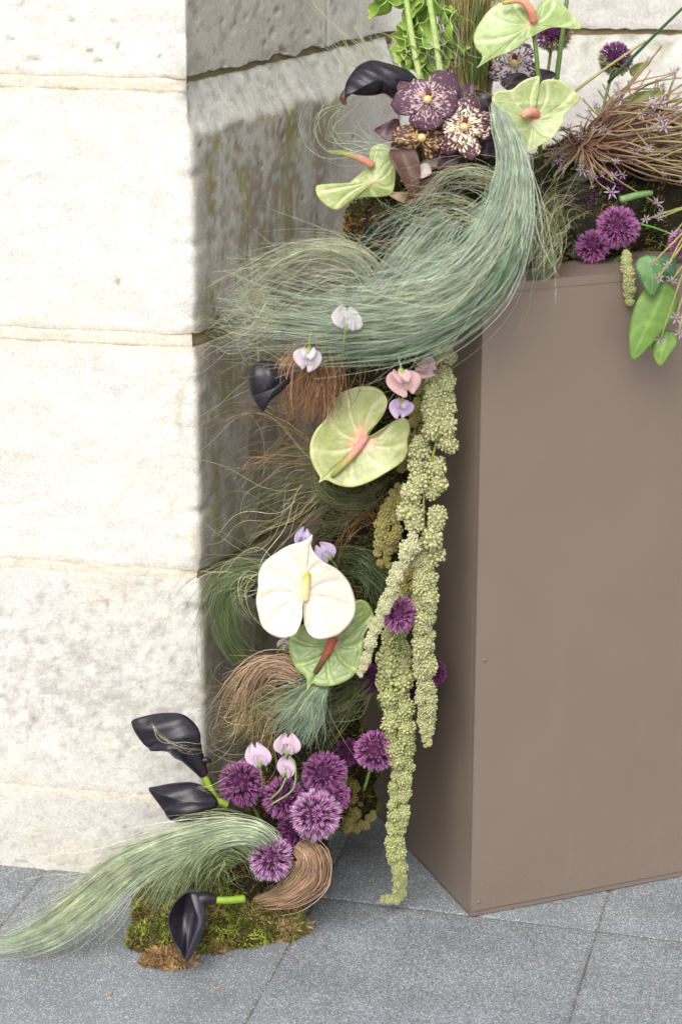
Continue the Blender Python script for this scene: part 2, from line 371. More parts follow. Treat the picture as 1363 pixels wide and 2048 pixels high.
bounds = [(ZJ[0]+gaps[0], ZJ[0]+.42), (ZJ[1]+gaps[1], ZJ[0]-gaps[0]), (ZJ[2]+gaps[2], ZJ[1]-gaps[1]), (ZJ[3]+gaps[3], ZJ[2]-gaps[2]), (GZ-.02, ZJ[3]-gaps[3])]
for c, (z0, z1) in enumerate(bounds):
    sv = [.42, .60, .40, .60, .42][c]
    block(c, SC-.62, SC+sv, z0, z1, .0050)
    block(c, SC-1.4, SC-.624, z0, z1, .03)
    block(c, SC+sv+.0012, SC+sv+.62, z0, z1, .012)
    block(c, SC+sv+.624, min(S_END, SC+sv+1.4), z0, z1, .03)
# mortar bed behind the blocks
ss = np.arange(SC-1.4, S_END, .006); zz = np.concatenate([np.linspace(GZ-.02, bounds[0][1], 90)] + [np.linspace(z-.02, z+.02, 9) for z in ZJ]); zz = np.unique(zz)
V, col = [], []
for z in zz:
    up = float(smooth(ZJ[0]-.115, ZJ[0]-.10, z))
    for s in ss:
        p, n = at_s(s); r = s-SC
        cor = math.exp(-(r/.022)**2)
        off = -.0007 - .010*cor - .030*up*float(smooth(-.004, .012, r)) + .0008*nz(s*30, z*60, 2) + .0006*nz(s*110, z*110, 5)
        if r > .01: off -= .004
        off -= .007*float(smooth(.008, .016, min(abs(z-q) for q in ZJ)))     # the bed only shows in the joints
        V.append((p[0]+n[0]*off, p[1]+n[1]*off, z))
        k = float(smooth(-.01, .015, r)); col.append(C_mort*(1+.16*nz(s*40, z*80)+.1*nz(s*130, z*130))*(1-k)+lin((132, 118, 86))*k)
m = len(ss); B, A = np.meshgrid(np.arange(len(zz)-1), np.arange(m-1), indexing='ij'); q = (B*m+A).ravel()
part('mortar', V, np.stack([q, q+1, q+m+1, q+m], 1), np.array(col), M_stone, wall)

# ------------------------------------------------------------------ plinth box
B0 = Pz(940, 1836, GZ); BYAW = math.radians(21.3)
bx = np.array([math.cos(BYAW), math.sin(BYAW), 0]); by = np.array([-math.sin(BYAW), math.cos(BYAW), 0]); bz = np.array([0, 0, 1.])
BW, BD, BH = .50, .40, .90
box = thing('plinth_box', 'tall taupe painted box plinth standing on the paving with flowers spilling over its top', 'plinth', B0)
def panel(name, o, ax, ay, az, mat, bev=.0005):
    """slab spanning ax, ay, az from o with small bevels"""
    import bmesh
    bm = bmesh.new(); vs8 = []
    for i in (0, 1):
        for j in (0, 1):
            for k in (0, 1): vs8.append(bm.verts.new(Vector(o+ax*i+ay*j+az*k)-Vector(box.location)))
    for f in ((0, 1, 3, 2), (4, 6, 7, 5), (0, 4, 5, 1), (2, 3, 7, 6), (0, 2, 6, 4), (1, 5, 7, 3)): bm.faces.new([vs8[i] for i in f])
    bmesh.ops.recalc_face_normals(bm, faces=bm.faces)
    bmesh.ops.bevel(bm, geom=list(bm.edges), offset=bev, segments=2, affect='EDGES')
    me = bpy.data.meshes.new(name); bm.to_mesh(me); bm.free(); me.materials.append(mat)
    return link(name, me, box)
T = .012
panel('front_panel', B0+bz*.009+bx*.0, bx*BW, by*T, bz*(BH-.009-T-.0002), M_paint)
panel('side_panel', B0+bz*.004+by*(T+.0006), bx*T, by*(BD-T), bz*(BH-.004-T-.0002), M_paint)
panel('side_panel', B0+bz*.004+by*(T+.0006)+bx*(BW-T), bx*T, by*(BD-T), bz*(BH-.004-T-.0002), M_paint)
panel('back_panel', B0+bz*.004+by*(BD-T)+bx*(T+.001), bx*(BW-2*T-.002), by*T, bz*(BH-.004-T-.0002), M_paint)
panel('top_panel', B0+bz*(BH-T), bx*BW, by*BD, bz*T, M_paint)
panel('base_strip', B0+bz*.0005+by*.002+bx*.001, bx*(BW-.002), by*.01, bz*.0075, M_paint)
M_metal, _, _b = new_mat('screw_metal'); _b.inputs['Base Color'].default_value = (*lin((120, 108, 98)), 1); _b.inputs['Metallic'].default_value = .4; _b.inputs['Roughness'].default_value = .5
def screw(u, v):
    c = B0+bx*u+bz*v; V = [c-by*.0012]; n = 10
    for rr, d in ((.0018, -.0012), (.0026, -.0001)):
        for i in range(n): a = 2*math.pi*i/n; V.append(c+bx*rr*math.cos(a)+bz*rr*math.sin(a)+by*d)
    Fc = [(0, 1+i, 1+(i+1) % n) for i in range(n)] + [(1+i, 1+n+i, 1+n+(i+1) % n, 1+(i+1) % n) for i in range(n)]
    part('screw', V, Fc, None, M_metal, box)
screw(.012, .022); screw(.013, .385)

# ------------------------------------------------------------------ generic plant geometry
def tube(pts, rad, sides=8, col=(.2, .3, .1), n=None):
    """one tube through pts (world), radius list, colour one or per-point"""
    pts = np.array(pts, float)
    if n: 
        rad = np.interp(np.linspace(0, 1, n), np.linspace(0, 1, len(np.atleast_1d(rad))), np.atleast_1d(rad)) if np.ndim(rad) else rad
        if np.ndim(col) == 2: col = np.stack([np.interp(np.linspace(0, 1, n), np.linspace(0, 1, len(col)), np.array(col)[:, k]) for k in range(3)], 1)
        pts = catmull(pts, n)
    m = len(pts); rad = np.broadcast_to(rad, (m,)).astype(float)
    t = np.gradient(pts, axis=0); t /= np.linalg.norm(t, axis=1)[:, None]+1e-12
    ref = NV if abs(t[0] @ NV) < .9 else RV
    a = np.cross(t, ref); a /= np.linalg.norm(a, axis=1)[:, None]+1e-12; b = np.cross(t, a)
    ph = np.arange(sides)*2*math.pi/sides
    V = pts[:, None] + rad[:, None, None]*(a[:, None]*np.cos(ph)[None, :, None] + b[:, None]*np.sin(ph)[None, :, None])
    i = np.arange(m-1)[:, None]*sides; k = np.arange(sides)[None]
    k2 = (k+1) % sides
    Fc = np.stack([i+k, i+k2, i+sides+k2, i+sides+k], -1).reshape(-1, 4)
    V = np.vstack([V.reshape(-1, 3), pts[:1]-t[:1]*rad[0]*.3, pts[-1:]+t[-1:]*rad[-1]*.5])
    caps = [(int(m*sides), int((j+1) % sides), int(j)) for j in range(sides)] + [(int(m*sides+1), int((m-1)*sides+j), int((m-1)*sides+(j+1) % sides)) for j in range(sides)]
    Fl = [tuple(map(int, x)) for x in Fc] + caps
    cc = np.broadcast_to(np.asarray(col, float), (m, 3)); cc = np.repeat(cc, sides, 0); cc = np.vstack([cc, cc[:1], cc[-1:]])
    return V, Fl, cc
def join(items):
    V, Fc, Cc, k = [], [], [], 0
    for v, f, c in items:
        V.append(v); Fc += [tuple(int(x)+k for x in q) for q in f]; Cc.append(c); k += len(v)
    return np.vstack(V), Fc, np.vstack(Cc)
def strands(paths, rad, cols, sides=3):
    """paths (n, m, 3): n thin hairs joined in one mesh"""
    n, m, _ = paths.shape
    t = np.gradient(paths, axis=1); t /= np.linalg.norm(t, axis=2, keepdims=True)+1e-12
    ref = rng.normal(size=(n, 1, 3)); ref /= np.linalg.norm(ref, axis=2, keepdims=True)
    a = np.cross(t, ref); a /= np.linalg.norm(a, axis=2, keepdims=True)+1e-9; b = np.cross(t, a)
    ph = np.arange(sides)*2*math.pi/sides
    tap = np.interp(np.linspace(0, 1, m), [0, .6, 1], [1, .9, .35])
    r = (rad[:, None]*tap[None])[:, :, None, None]
    V = paths[:, :, None] + r*(a[:, :, None]*np.cos(ph)[None, None, :, None] + b[:, :, None]*np.sin(ph)[None, None, :, None])
    idx = np.arange(n*m*sides).reshape(n, m, sides)
    q = np.stack([idx[:, :-1], np.roll(idx, -1, 2)[:, :-1], np.roll(idx, -1, 2)[:, 1:], idx[:, 1:]], -1).reshape(-1, 4)
    cc = np.repeat(np.repeat(cols[:, None], m*sides, 1).reshape(n*m*sides, 3), 1, 0)
    return V.reshape(-1, 3), q, cc
def tress_paths(ctrl, N, m=18, t0=(0, .2), t1=(.55, 1), wob=.12, fly=.12, flyamp=1.4, depth=.55, droop=0.0, chaos=.5, skew=1.0, lock=26):
    """N hairs following a spline of (px, py, Y, halfwidth_px)"""
    pts = np.array([P(a, b, c) for a, b, c, _ in ctrl]); S = np.array([float((p-EYE) @ FV)/F_PX for p in pts])
    W = np.array([c[3] for c in ctrl])*S
    D = 200
    sp = catmull(pts, D); wd_ = np.interp(np.linspace(0, 1, D), np.linspace(0, 1, len(W)), W)
    tg_ = np.gradient(sp, axis=0); tg_ /= np.linalg.norm(tg_, axis=1)[:, None]
    n1 = np.cross(tg_, NV[None]); n1 /= np.linalg.norm(n1, axis=1)[:, None]+1e-9
    n2 = np.cross(n1, tg_)
    a = np.clip(rng.normal(size=N)*.58, -1.5, 1.5); b = rng.normal(size=N)*.5
    ta = rng.uniform(*t0, N); tb = t1[0]+(t1[1]-t1[0])*rng.random(N)**skew
    u = ta[:, None] + (tb-ta)[:, None]*np.linspace(0, 1, m)[None]
    k = np.clip(u*(D-1), 0, D-1.001); i = k.astype(int); f = (k-i)[..., None]
    ip = lambda A: A[i]*(1-f)+A[i+1]*f
    c = ip(sp); w_ = ip(wd_[:, None]); e1 = ip(n1); e2 = ip(n2)
    nl = max(5, N//lock); own = rng.integers(0, nl, N); free = rng.random(N) < .3
    def lk(f, sp=.13):                                    # hairs hang together in locks
        x = f(nl)[own]; y = f(N); return np.where(free, y, x*(1-sp)+y*sp)
    a = lk(lambda n: np.clip(rng.normal(size=n)*.6, -1.5, 1.5), .2); b = lk(lambda n: rng.normal(size=n)*.5, .2)
    lk1 = lambda f, sp=.13: lk(f, sp)[:, None]
    ph = lk1(lambda n: rng.uniform(0, 6.28, n)); fr = lk1(lambda n: rng.uniform(2, 7, n)); am = lk1(lambda n: rng.normal(size=n)*wob, .3)
    ph2 = rng.uniform(0, 6.28, (N, 1)); drift = lk1(lambda n: rng.normal(size=n)*.3, .3)
    fl = (rng.random((N, 1)) < fly)*rng.normal(size=(N, 1))*flyamp
    tt = np.linspace(0, 1, m)[None]
    ch = lk1(lambda n: rng.normal(size=n)*chaos, .35); fr2 = rng.uniform(7, 15, (N, 1)); am2 = rng.normal(size=(N, 1))*wob*.35
    la = a[:, None]*(1+.25*(tt-.4)) + am*np.sin(ph+fr*u) + am2*np.sin(ph2+fr2*u) + drift*(tt-.3) + fl*tt**2 + ch*(tt**2-.3*tt)
    lb = b[:, None] + am*np.cos(ph2+fr*u) + fl*.4*tt**2*np.cos(ph)
    p = c + e1*(la[..., None]*w_) + e2*(lb[..., None]*w_*depth)
    p[..., 2] -= droop*tt**2*np.abs(fl)
    p[..., 2] = np.maximum(p[..., 2], GZ+.002+rng.random((N, 1))*.006)
    return p
def pick_cols(N, base, var=.18, alt=None, altp=.15):
    c = lin(base)[None]*(1+rng.normal(size=(N, 1))*var)*(1+rng.normal(size=(N, 3))*.05)
    if alt is not None:
        k = rng.random(N) < altp; c[k] = lin(alt)[None]*(1+rng.normal(size=(k.sum(), 1))*var)
    return np.clip(c, .01, .9)
SAGE = (168, 186, 164); STRAW = (210, 202, 166); MID = (124, 142, 98); DKGR = (84, 96, 62); COPPER = (172, 122, 88); BROWN = (200, 170, 144)
def grass(label, sets, group='feather grass tresses in the arrangement', name='grass_tress'):
    allp = []
    for st in sets:
        ctrl, N, base, alt, altp, kw = st
        r = kw.pop('rad', .00028)
        p = tress_paths(ctrl, N, **kw)
        allp.append(strands(p, r*rng.uniform(.75, 1.25, N), pick_cols(N, base, .26, alt, altp)))
    k = 0; V, Q, K = [], [], []
    for v, q, c in allp: V.append(v); Q.append(q+k); K.append(c); k += len(v)
    V = np.vstack(V); base_p = V[0]
    o = link(name, mesh(name, V-base_p, np.vstack(Q), np.vstack(K), mat=M_grass), None, base_p)
    return tag(o, label, 'grass', group)

def outline_surface(L, outline, center, tip, zf, rings=22, n=130, veins=5, vein_h=.9, colf=None, rim=.0):
    """smooth sheet bounded by a closed outline (photo pixels), modelled outward with zf(dx, dy, r)"""
    O = catmull(outline, n, True); c = np.array(center, float)
    k0 = int(np.argmin(((O-np.array(tip))**2).sum(1))); O = np.roll(O, -k0, 0)
    sl = np.linalg.norm(np.diff(np.vstack([O, O[:1]]), axis=0), axis=1); al = np.concatenate([[0], np.cumsum(sl)[:-1]])/sl.sum()
    a = np.where(al <= .5, al*2, (1-al)*2)               # 0 at the tip, 1 opposite
    rs = np.linspace(0, 1, rings+1)[1:]**.85
    V, col, vv = [L.at(c[0], c[1], zf(0, 0, 0))], [], []
    vals = [(0., 0., 0.)]
    for r in rs:
        q = c + (O-c)*r
        for i in range(n):
            qq = a[i] + .16*(1-r)
            ve = max(0, math.cos(2*math.pi*veins*qq))**6 if veins else 0
            ve = max(ve, math.exp(-((r-.88)/.03)**2)*.35, .38*max(0, math.cos(2*math.pi*veins*3*(qq+.05*math.sin(7*r+a[i]*9))))**10) if veins else 0
            if a[i] < .03 and veins: ve = max(ve, 1-a[i]/.03)
            env = float(smooth(.08, .4, r)*(1-.85*smooth(.94, 1, r)))
            dx, dy = q[i]-c
            z = zf(dx, dy, r) + vein_h*(1-ve)*env + rim*float(smooth(.9, 1, r))
            V.append(L.at(q[i][0], q[i][1], z)); vals.append((r, a[i], ve))
    Fc = [(0, 1+(i+1) % n, 1+i) for i in range(n)]
    for j in range(rings-1):
        for i in range(n):
            k = 1+j*n
            Fc.append((k+i, k+(i+1) % n, k+n+(i+1) % n, k+n+i))
    col = np.array([colf(*x, j) for j, x in enumerate(vals)])
    return np.array(V), Fc, col
def spathe_colors(green, pale, pink, rimc=None, pr=.22):
    ds = lambda c: tuple(v*.86+.14*(sum(c)/3) for v in c)
    g, p, k = lin(ds(green)), lin(ds(pale)), lin(pink); rc = lin(rimc) if rimc else None
    def f(r, a, ve, j):
        c = g*(1-.8*ve)+p*.8*ve
        q = float(1-smooth(pr*.25, pr, r)); c = c*(1-.75*q)+k*.75*q
        blot = .5+.5*nz(a*6, r*4, green[0]*.37); c = c*(1-.3*blot)+p*.3*blot
        if rc is not None:
            e = float(smooth(.93, 1, r)); c = c*(1-e)+rc*e
        return c
    return f
def anthurium(label, Y, outline, center, tip, zf, cols, spadix, sp_r, sp_cols, stem, mat=None, group='anthuriums with heart-shaped spathes', veins=5, vein_h=1.0, lift=9):
    L = Loc(center[0], center[1], Y)
    t = thing('anthurium', label, 'anthurium', L.at(*stem[-1][:2], stem[-1][2]), group)
    v, f, c = outline_surface(L, outline, center, tip, zf, veins=veins, vein_h=vein_h*1.9, colf=cols)
    o = part('spathe', v, f, c, mat or M_spathe, t); thick(o, .0006)
    pts = [L.at(a, b, zf(a-center[0], b-center[1], .2)+z) for a, b, z in spadix]
    v, f, c = tube(pts, np.array(sp_r)*L.S, 12, np.array([lin(q) for q in sp_cols]), n=26)
    # small bumps of the florets
    v = v + np.array([[nz(*(p*900)) for _ in range(1)][0] for p in v])[:, None]*NV*L.S*.6
    part('spadix', v, f, c, M_spadix, t)
    pts = [L.at(a, b, z) for a, b, z in stem]
    v, f, c = tube(pts, [4.2*L.S, 4.5*L.S, 5*L.S], 8, lin((92, 118, 50)), n=20)
    part('stem', v, f, c, M_stem, t)
    return t
GREEN, PALE, PINK = (148, 172, 92), (200, 212, 158), (224, 150, 128)

# ---- anthuriums
anthurium('green anthurium with pink centre facing outward in the middle of the cascade', 2.80,
  [(694,780),(723,773),(753,776),(772,795),(772,816),(757,842),(738,859),(735,872),(751,869),(774,852),(796,838),(813,839),(820,858),(814,880),(815,901),(804,923),(774,944),(740,963),(706,974),(677,971),(651,960),(637,966),(640,955),(628,935),(620,910),(621,884),(632,859),(651,837),(655,812),(672,793)],
  (728,880), (637,966), lambda x, y, r: 10*r*r + .06*y - (0.0007*(x*x)) + 5*math.sin(x*.045)*r,
  spathe_colors((146,156,70), (200,198,138), (226,156,128), (196,196,132), .42), [(731,874,3),(712,900,11),(688,928,14),(664,953,12)], [8,8,6.5,5], [(214,140,132),(220,150,136),(170,160,84),(110,124,48)],
  [(735,870,-4),(745,850,-40),(760,830,-110)])
anthurium('large white anthurium with a cream spadix at the front of the cascade', 2.765,
  [(625,1068),(621,1085),(628,1104),(646,1122),(675,1139),(696,1163),(708,1192),(711,1221),(702,1245),(679,1268),(651,1277),(630,1276),(616,1264),(609,1245),(607,1213),(606,1200),(604,1213),(604,1233),(598,1254),(587,1270),(564,1276),(544,1270),(525,1254),(517,1229),(512,1200),(516,1178),(517,1151),(527,1126),(552,1106),(577,1091),(605,1083),(618,1076)],
  (607,1196), (625,1068), lambda x, y, r: 16*r*r - .0022*x*x + 6*r*r*math.sin(x*.05+.6) - .05*y,
  lambda r, a, ve, j: lin((224,215,196))*(1-.10*ve)*(1-.06*float(1-smooth(.1,.3,r))), [(609,1199,1),(611,1180,8),(613,1162,13),(615,1146,15)], [9,8.5,7.5,6], [(236,208,150),(240,216,160),(230,208,140),(168,176,60)],
  [(607,1205,-6),(610,1230,-50),(640,1300,-110)], M_white, vein_h=2.6, veins=6)
anthurium('green anthurium with red spadix tucked under the white anthurium', 2.80,
  [(716,1200),(733,1204),(744,1221),(746,1240),(729,1270),(725,1303),(716,1336),(700,1356),(671,1369),(642,1372),(624,1367),(614,1380),(612,1356),(593,1338),(581,1315),(577,1291),(581,1272),(597,1254),(630,1240),(655,1250),(668,1268),(680,1237),(696,1213)],
  (667,1284), (614,1380), lambda x, y, r: 8*r*r - .0022*x*x + .05*y,
  spathe_colors((118,146,66), (180,196,120), (190,100,80), (168,186,112), .28), [(667,1276,3),(656,1300,9),(643,1324,11),(630,1346,9)], [8,7.5,6,4.5], [(190,96,78),(186,100,82),(110,72,48),(72,62,36)],
  [(668,1270,-5),(690,1250,-50),(720,1240,-110)], vein_h=2.2)
anthurium('pale green anthurium seen from the side reaching out to the left below the orchids', 2.93,
  [(741,296),(756,285),(776,289),(788,305),(791,332),(789,367),(782,387),(758,392),(729,392),(706,397),(691,409),(673,418),(653,411),(635,391),(631,374),(638,368),(659,371),(691,368),(711,353),(729,338),(740,331),(738,314)],
  (750,362), (634,385), lambda x, y, r: -12*r + .16*x*(1 if x > 0 else .35) + 8*math.exp(-((x+95)/30)**2) - .0020*(y+10)**2*(1 if x > -40 else .2),
  spathe_colors((146,166,80), (206,210,146), (230,176,150), (216,220,152), .2), [(744,331,6),(720,319,18),(690,311,24),(656,307,26)], [7.5,7.5,6,3], [(226,140,122),(228,160,140),(150,156,70),(120,136,56)],
  [(752,345,-8),(790,360,-60),(840,390,-130)])
anthurium('large pale green anthurium with salmon spadix at the very top of the bouquet', 2.98,
  [(1018,2),(993,9),(974,25),(956,50),(946,74),(951,96),(963,112),(960,126),(952,136),(968,127),(993,115),(1027,102),(1058,78),(1095,59),(1120,56),(1160,57),(1154,40),(1132,16),(1117,1),(1101,-7),(1082,2),(1070,22),(1066,38),(1054,12),(1036,-3)],
  (1062,50), (952,136), lambda x, y, r: .10*y + 12*math.sin(.02*(x+110)) - .0016*y*y + (6*r if x > 20 else 0),
  spathe_colors((138,164,78), (196,208,146), (222,170,130), (206,220,150), .18), [(1066,46,4),(1057,24,20),(1036,8,28),(1002,14,30)], [8,8,7.5,4], [(214,130,100),(226,150,124),(224,156,128),(176,160,84)],
  [(1066,60,-6),(1073,110,-12),(1082,200,-40)])
anthurium('green anthurium with a stubby pink spadix beside the grass tress on top of the plinth', 2.925,
  [(1078,158),(1064,155),(1042,164),(1021,180),(990,183),(983,202),(996,230),(1018,264),(1036,289),(1052,307),(1080,292),(1104,276),(1123,248),(1129,227),(1159,199),(1151,183),(1132,168),(1114,160),(1090,160),(1079,171),(1068,214)],
  (1067,236), (1052,307), lambda x, y, r: 14*r*r - .0012*x*x + .04*y - (8*r if y < -30 else 0),
  spathe_colors((138,156,78), (198,202,144), (218,150,126), (198,196,134), .25), [(1072,229,2),(1060,226,14),(1048,232,24),(1042,240,26)], [9,10,9,5], [(206,120,104),(224,148,132),(226,160,140),(196,150,110)],
  [(1068,214,-4),(1080,150,-30),(1090,300,-120)])

# ---- black callas
CB = lin((22, 21, 27)); CB2 = lin((42, 40, 52)); CBR = lin((44, 26, 30))
def calla_cols(nst=9, seed=0, rim=False):
    def f(r, a, ve, j):
        if rim: return lin((50, 44, 54))*(1-.3*abs(math.sin(a*20)))
        k = .5+.5*math.cos(a*nst*6.28+seed); e = float(smooth(.9, 1, r))
        m_ = .5+.5*nz(a*7+seed, r*3.0, seed); k = k*.6+.4*max(0, math.cos(a*60))**4
        return ((CB*(1-.45*k)+CB2*.45*k)*(1-.14*m_)+lin((50, 28, 38))*.14*m_)*(1-.5*e)+CBR*.5*e
    return f
def calla(label, Y, sheets, stem=None, tubes=()):
    ol, ce, tip, zf = sheets[0][:4]
    L = Loc(ce[0], ce[1], Y)
    base = stem[-1] if stem else (*ce, -60)
    t = thing('calla_lily', label, 'calla lily', L.at(*base), 'black calla lilies')
    for q, (ol, ce, tip, zf, *rm) in enumerate(sheets):
        v, f, c = outline_surface(L, ol, ce, tip, zf, rings=12, n=90, veins=0, colf=calla_cols(seed=q, rim=bool(rm)))
        o = part('spathe', v, f, c, M_black, t); thick(o, .0012)
    for pts, rad, cl in tubes:
        v, f, c = tube([L.at(*p) for p in pts], np.array(rad)*L.S, 12, np.array(cl), n=16)
        part('throat', v, f, c, M_black, t)
    if stem:
        v, f, c = tube([L.at(*p) for p in stem], np.array([7.5, 7.5, 8])*L.S, 10, lin((122, 148, 44)), n=14)
        part('stem', v, f, c, M_stem, t)
    return t
fold = lambda x, y: 2.2*math.sin(.16*(y+.35*x)) 
calla('black calla lily with bright green stem, upper one of the pair against the pale pier', 2.79,
  [([(263,1450),(267,1440),(293,1432),(323,1427),(360,1427),(381,1438),(398,1458),(402,1480),(398,1502),(392,1520),(375,1522),(352,1515),(337,1500),(308,1500),(290,1491),(275,1472)], (345,1470), (263,1450),
    lambda x, y, r: 22*(1-r*r) + .20*x + fold(x, y)*(1-.3*r) + 10*math.exp(-((x+70)/25)**2)*r),
   ([(300,1499),(318,1478),(352,1470),(388,1470),(403,1488),(399,1512),(380,1524),(352,1516),(335,1502)], (360,1494), (300,1499), lambda x, y, r: 30*(1-r**2) + 8 + 1.5*math.sin(.2*x))],
  stem=[(405,1545,4), (418,1574,2), (436,1608,-10)],
  tubes=[([(378,1500,8),(396,1528,8),(409,1550,5)], [27, 17, 10], [CB, CB, CBR]), ([(402,1520,14),(414,1519,12),(422,1522,8)], [5, 7, 3], [CB, CBR, CBR])])
calla('black calla lily without visible stem, lower of the pair above the pale grass tress', 2.74,
  [([(297,1579),(312,1574),(348,1567),(385,1565),(411,1575),(431,1594),(435,1610),(411,1628),(389,1640),(345,1640),(326,1620),(312,1601)], (375,1603), (297,1579),
    lambda x, y, r: 24*(1-r*r) + .1*x + fold(x, y)*.9),
   ([(330,1618),(352,1600),(392,1590),(428,1600),(432,1612),(410,1630),(388,1641),(346,1641)], (385,1618), (330,1618), lambda x, y, r: 26*(1-r*r)+8)],
  stem=[(425,1606,-4), (438,1604,-6), (452,1612,-14)])
calla('black calla lily lying open on the moss mound with a yellow-green stem', 2.655,
  [([(372,1919),(349,1885),(336,1849),(341,1821),(357,1796),(380,1783),(398,1789),(404,1815),(400,1850),(392,1885),(382,1908)], (370,1840), (372,1919),
    lambda x, y, r: -30*(1-r*r) + .08*y + 1.5*math.sin(.25*x+.05*y)),
   ([(372,1919),(376,1900),(388,1868),(394,1836),(392,1806),(382,1786),(394,1785),(405,1800),(412,1824),(410,1850),(400,1880),(385,1908)], (402,1840), (372,1919),
    lambda x, y, r: 12*(1-r*r) + 16 + .05*y, 1)],
  stem=[(428,1800,0), (456,1801,-2), (488,1799,-8)],
  tubes=[([(392,1806,0),(412,1797,2),(432,1799,0)], [22, 15, 9], [CB, CB, CBR])])
calla('black calla lily arching to the left above the orchids with its tip curled down', 2.95,
  [([(686,196),(690,176),(695,162),(709,141),(726,127),(744,122),(767,125),(794,132),(817,141),(835,161),(823,178),(795,200),(782,194),(767,186),(747,191),(717,191),(700,189),(693,196)], (765,158), (690,196),
    lambda x, y, r: 24*(1-r*r) + 2*math.sin(.12*(y*1.5-x)) - .12*x)],
  stem=[(822,160,-6), (850,185,-20), (880,230,-60)], tubes=[([(690,184,8),(686,198,9),(690,210,8)], [5, 7.5, 4], [CBR, lin((70, 42, 36)), lin((96, 66, 50))])])
calla('dusky blue-black calla lily pointing down beside the copper grass', 2.80,
  [([(496,752),(502,735),(523,722),(553,727),(581,744),(579,761),(562,782),(540,801),(524,822),(511,803),(500,782)], (532,760), (524,822),
    lambda x, y, r: 20*(1-r*r)-.1*y+1.5*math.sin(.2*x)),
   ([(508,795),(528,786),(560,768),(580,752),(579,764),(562,783),(540,802),(524,820)], (548,780), (524,820), lambda x, y, r: 14*(1-r*r)+10)],
  stem=[(560,735,-6), (590,720,-20), (640,720,-60)])
calla('small black calla lily peeping from behind the left edge of the white anthurium', 2.83,
  [([(498,1184),(503,1172),(516,1166),(534,1170),(540,1186),(528,1198),(508,1197)], (519,1183), (498,1184), lambda x, y, r: 10*(1-r*r))],
  stem=[(535,1185,-4), (560,1195,-20), (590,1215,-60)])

# ---- orchids
def petal_grid(L, c, ang, length, width, tilt, curl, ruffle, seed, base=.12, nu=16, nv=13, z0=0):
    """one obovate petal from centre c (px), pointing at ang (deg, y up)"""
    a = math.radians(ang); d = np.array([math.cos(a), -math.sin(a)]); n = np.array([-d[1], d[0]])
    V, uv = [], []
    for i in range(nu):
        u = i/(nu-1)
        wv = width*.5*((base+(1-base)*math.sin(min(u/.62, 1)*math.pi/2)**1.2) * (1 if u < .62 else math.sqrt(max(0, 1-((u-.62)/.385)**2))))
        for j in range(nv):
            q = j/(nv-1)*2-1
            edge = abs(q)**2
            x = u*length*(1-.06*edge*u); y = q*wv*(1+.06*math.sin(u*9+seed+q*2))
            z = z0 + tilt*length*u + curl*length*u*u - .25*abs(q)*wv*(1-u)*.4 + ruffle*edge*math.sin(u*11+seed*1.7+q*1.5)*u
            p = np.array(c)+d*x+n*y
            V.append(L.at(p[0], p[1], z)); uv.append((u*length/70, q*wv/45+seed))
    q = (np.arange(nu-1)[:, None]*nv+np.arange(nv-1)[None]).ravel()
    # x of the UV drives blotch size: distance along the petal
    return np.array(V), np.stack([q, q+nv, q+nv+1, q+1], 1), np.array(uv)
def orchid(label, Y, c, petals, mat, lip=True, lipcol=(224, 196, 120)):
    L = Loc(c[0], c[1], Y); t = thing('orchid', label, 'orchid', L.at(c[0], c[1], -25), 'spotted purple orchids')
    for k, (ang, ln, wd_, tilt, curl, ruf, z0) in enumerate(petals):
        v, f, uv = petal_grid(L, c, ang, ln, wd_, tilt, curl, ruf, k*1.37+c[0]*.01, z0=z0)
        o = part('petal', v, f, None, mat, t, uv=uv); thick(o, .0010)
    v, f, cc = tube([L.at(c[0], c[1], 2), L.at(c[0], c[1]+1, 10), L.at(c[0]-1, c[1]+2, 18), L.at(c[0]-1, c[1]+3, 22)], np.array([7, 8.5, 8, 4])*L.S, 12, np.array([lin((190, 130, 60)), lin((226, 190, 110)), lin((238, 214, 150)), lin((238, 220, 170))]), n=12)
    part('column', v, f, cc, M_petal, t)
    if lip:
        its = []
        for sg in (-1, 1):
            its.append(tube([L.at(c[0]+sg*4, c[1]-2, 6), L.at(c[0]+sg*11, c[1]-7, 12), L.at(c[0]+sg*10, c[1]-14, 16)], np.array([2.6, 2.2, 1])*L.S, 7, lin(lipcol), n=8))
        its.append(tube([L.at(c[0], c[1]-4, 3), L.at(c[0]+2, c[1]-12, 7), L.at(c[0]+1, c[1]-19, 5)], np.array([5, 6, 3])*L.S, 8, lin((110, 60, 52)), n=8))
        v, f, cc = join(its); part('lip', v, f, cc, M_petal, t)
    v, f, cc = tube([L.at(c[0], c[1], -4), L.at(c[0]+4, c[1]+20, -40), L.at(c[0]+10, c[1]+70, -90)], np.array([2.5, 2.5, 3])*L.S, 6, lin((96, 84, 56)), n=10)
    part('stem', v, f, cc, M_stem, t)
    return t
orchid('purple spotted orchid facing out, topmost and most violet of the cluster', 2.905, (854,200),
  [(130,52,52,.02,-.25,2,-6),(44,80,64,.02,-.2,2.5,-8),(-92,62,70,.12,-.2,2.5,-2),(186,74,56,.10,-.25,3,2),(-6,66,64,.10,-.22,3,4)], M_orch)
orchid('cream and maroon speckled orchid beside the blue-green grass', 2.89, (927,255),
  [(160,48,44,.0,-.2,2,-8),(228,66,42,.05,-.3,2,-6),(80,74,44,.05,-.2,2,-2),(12,66,58,.12,-.35,2.5,0),(-76,70,46,.2,-.15,2.5,4)], M_orch2)
orchid('brown spotted orchid tilted down under the violet orchid', 2.91, (843,276),
  [(168,60,40,.15,-.3,2,-2),(2,48,48,.1,-.2,2,-4),(200,66,50,-.1,-.3,3,-14),(-40,60,44,-.1,-.3,2,-12),(120,40,36,.0,-.3,2,-8)], M_orch3)
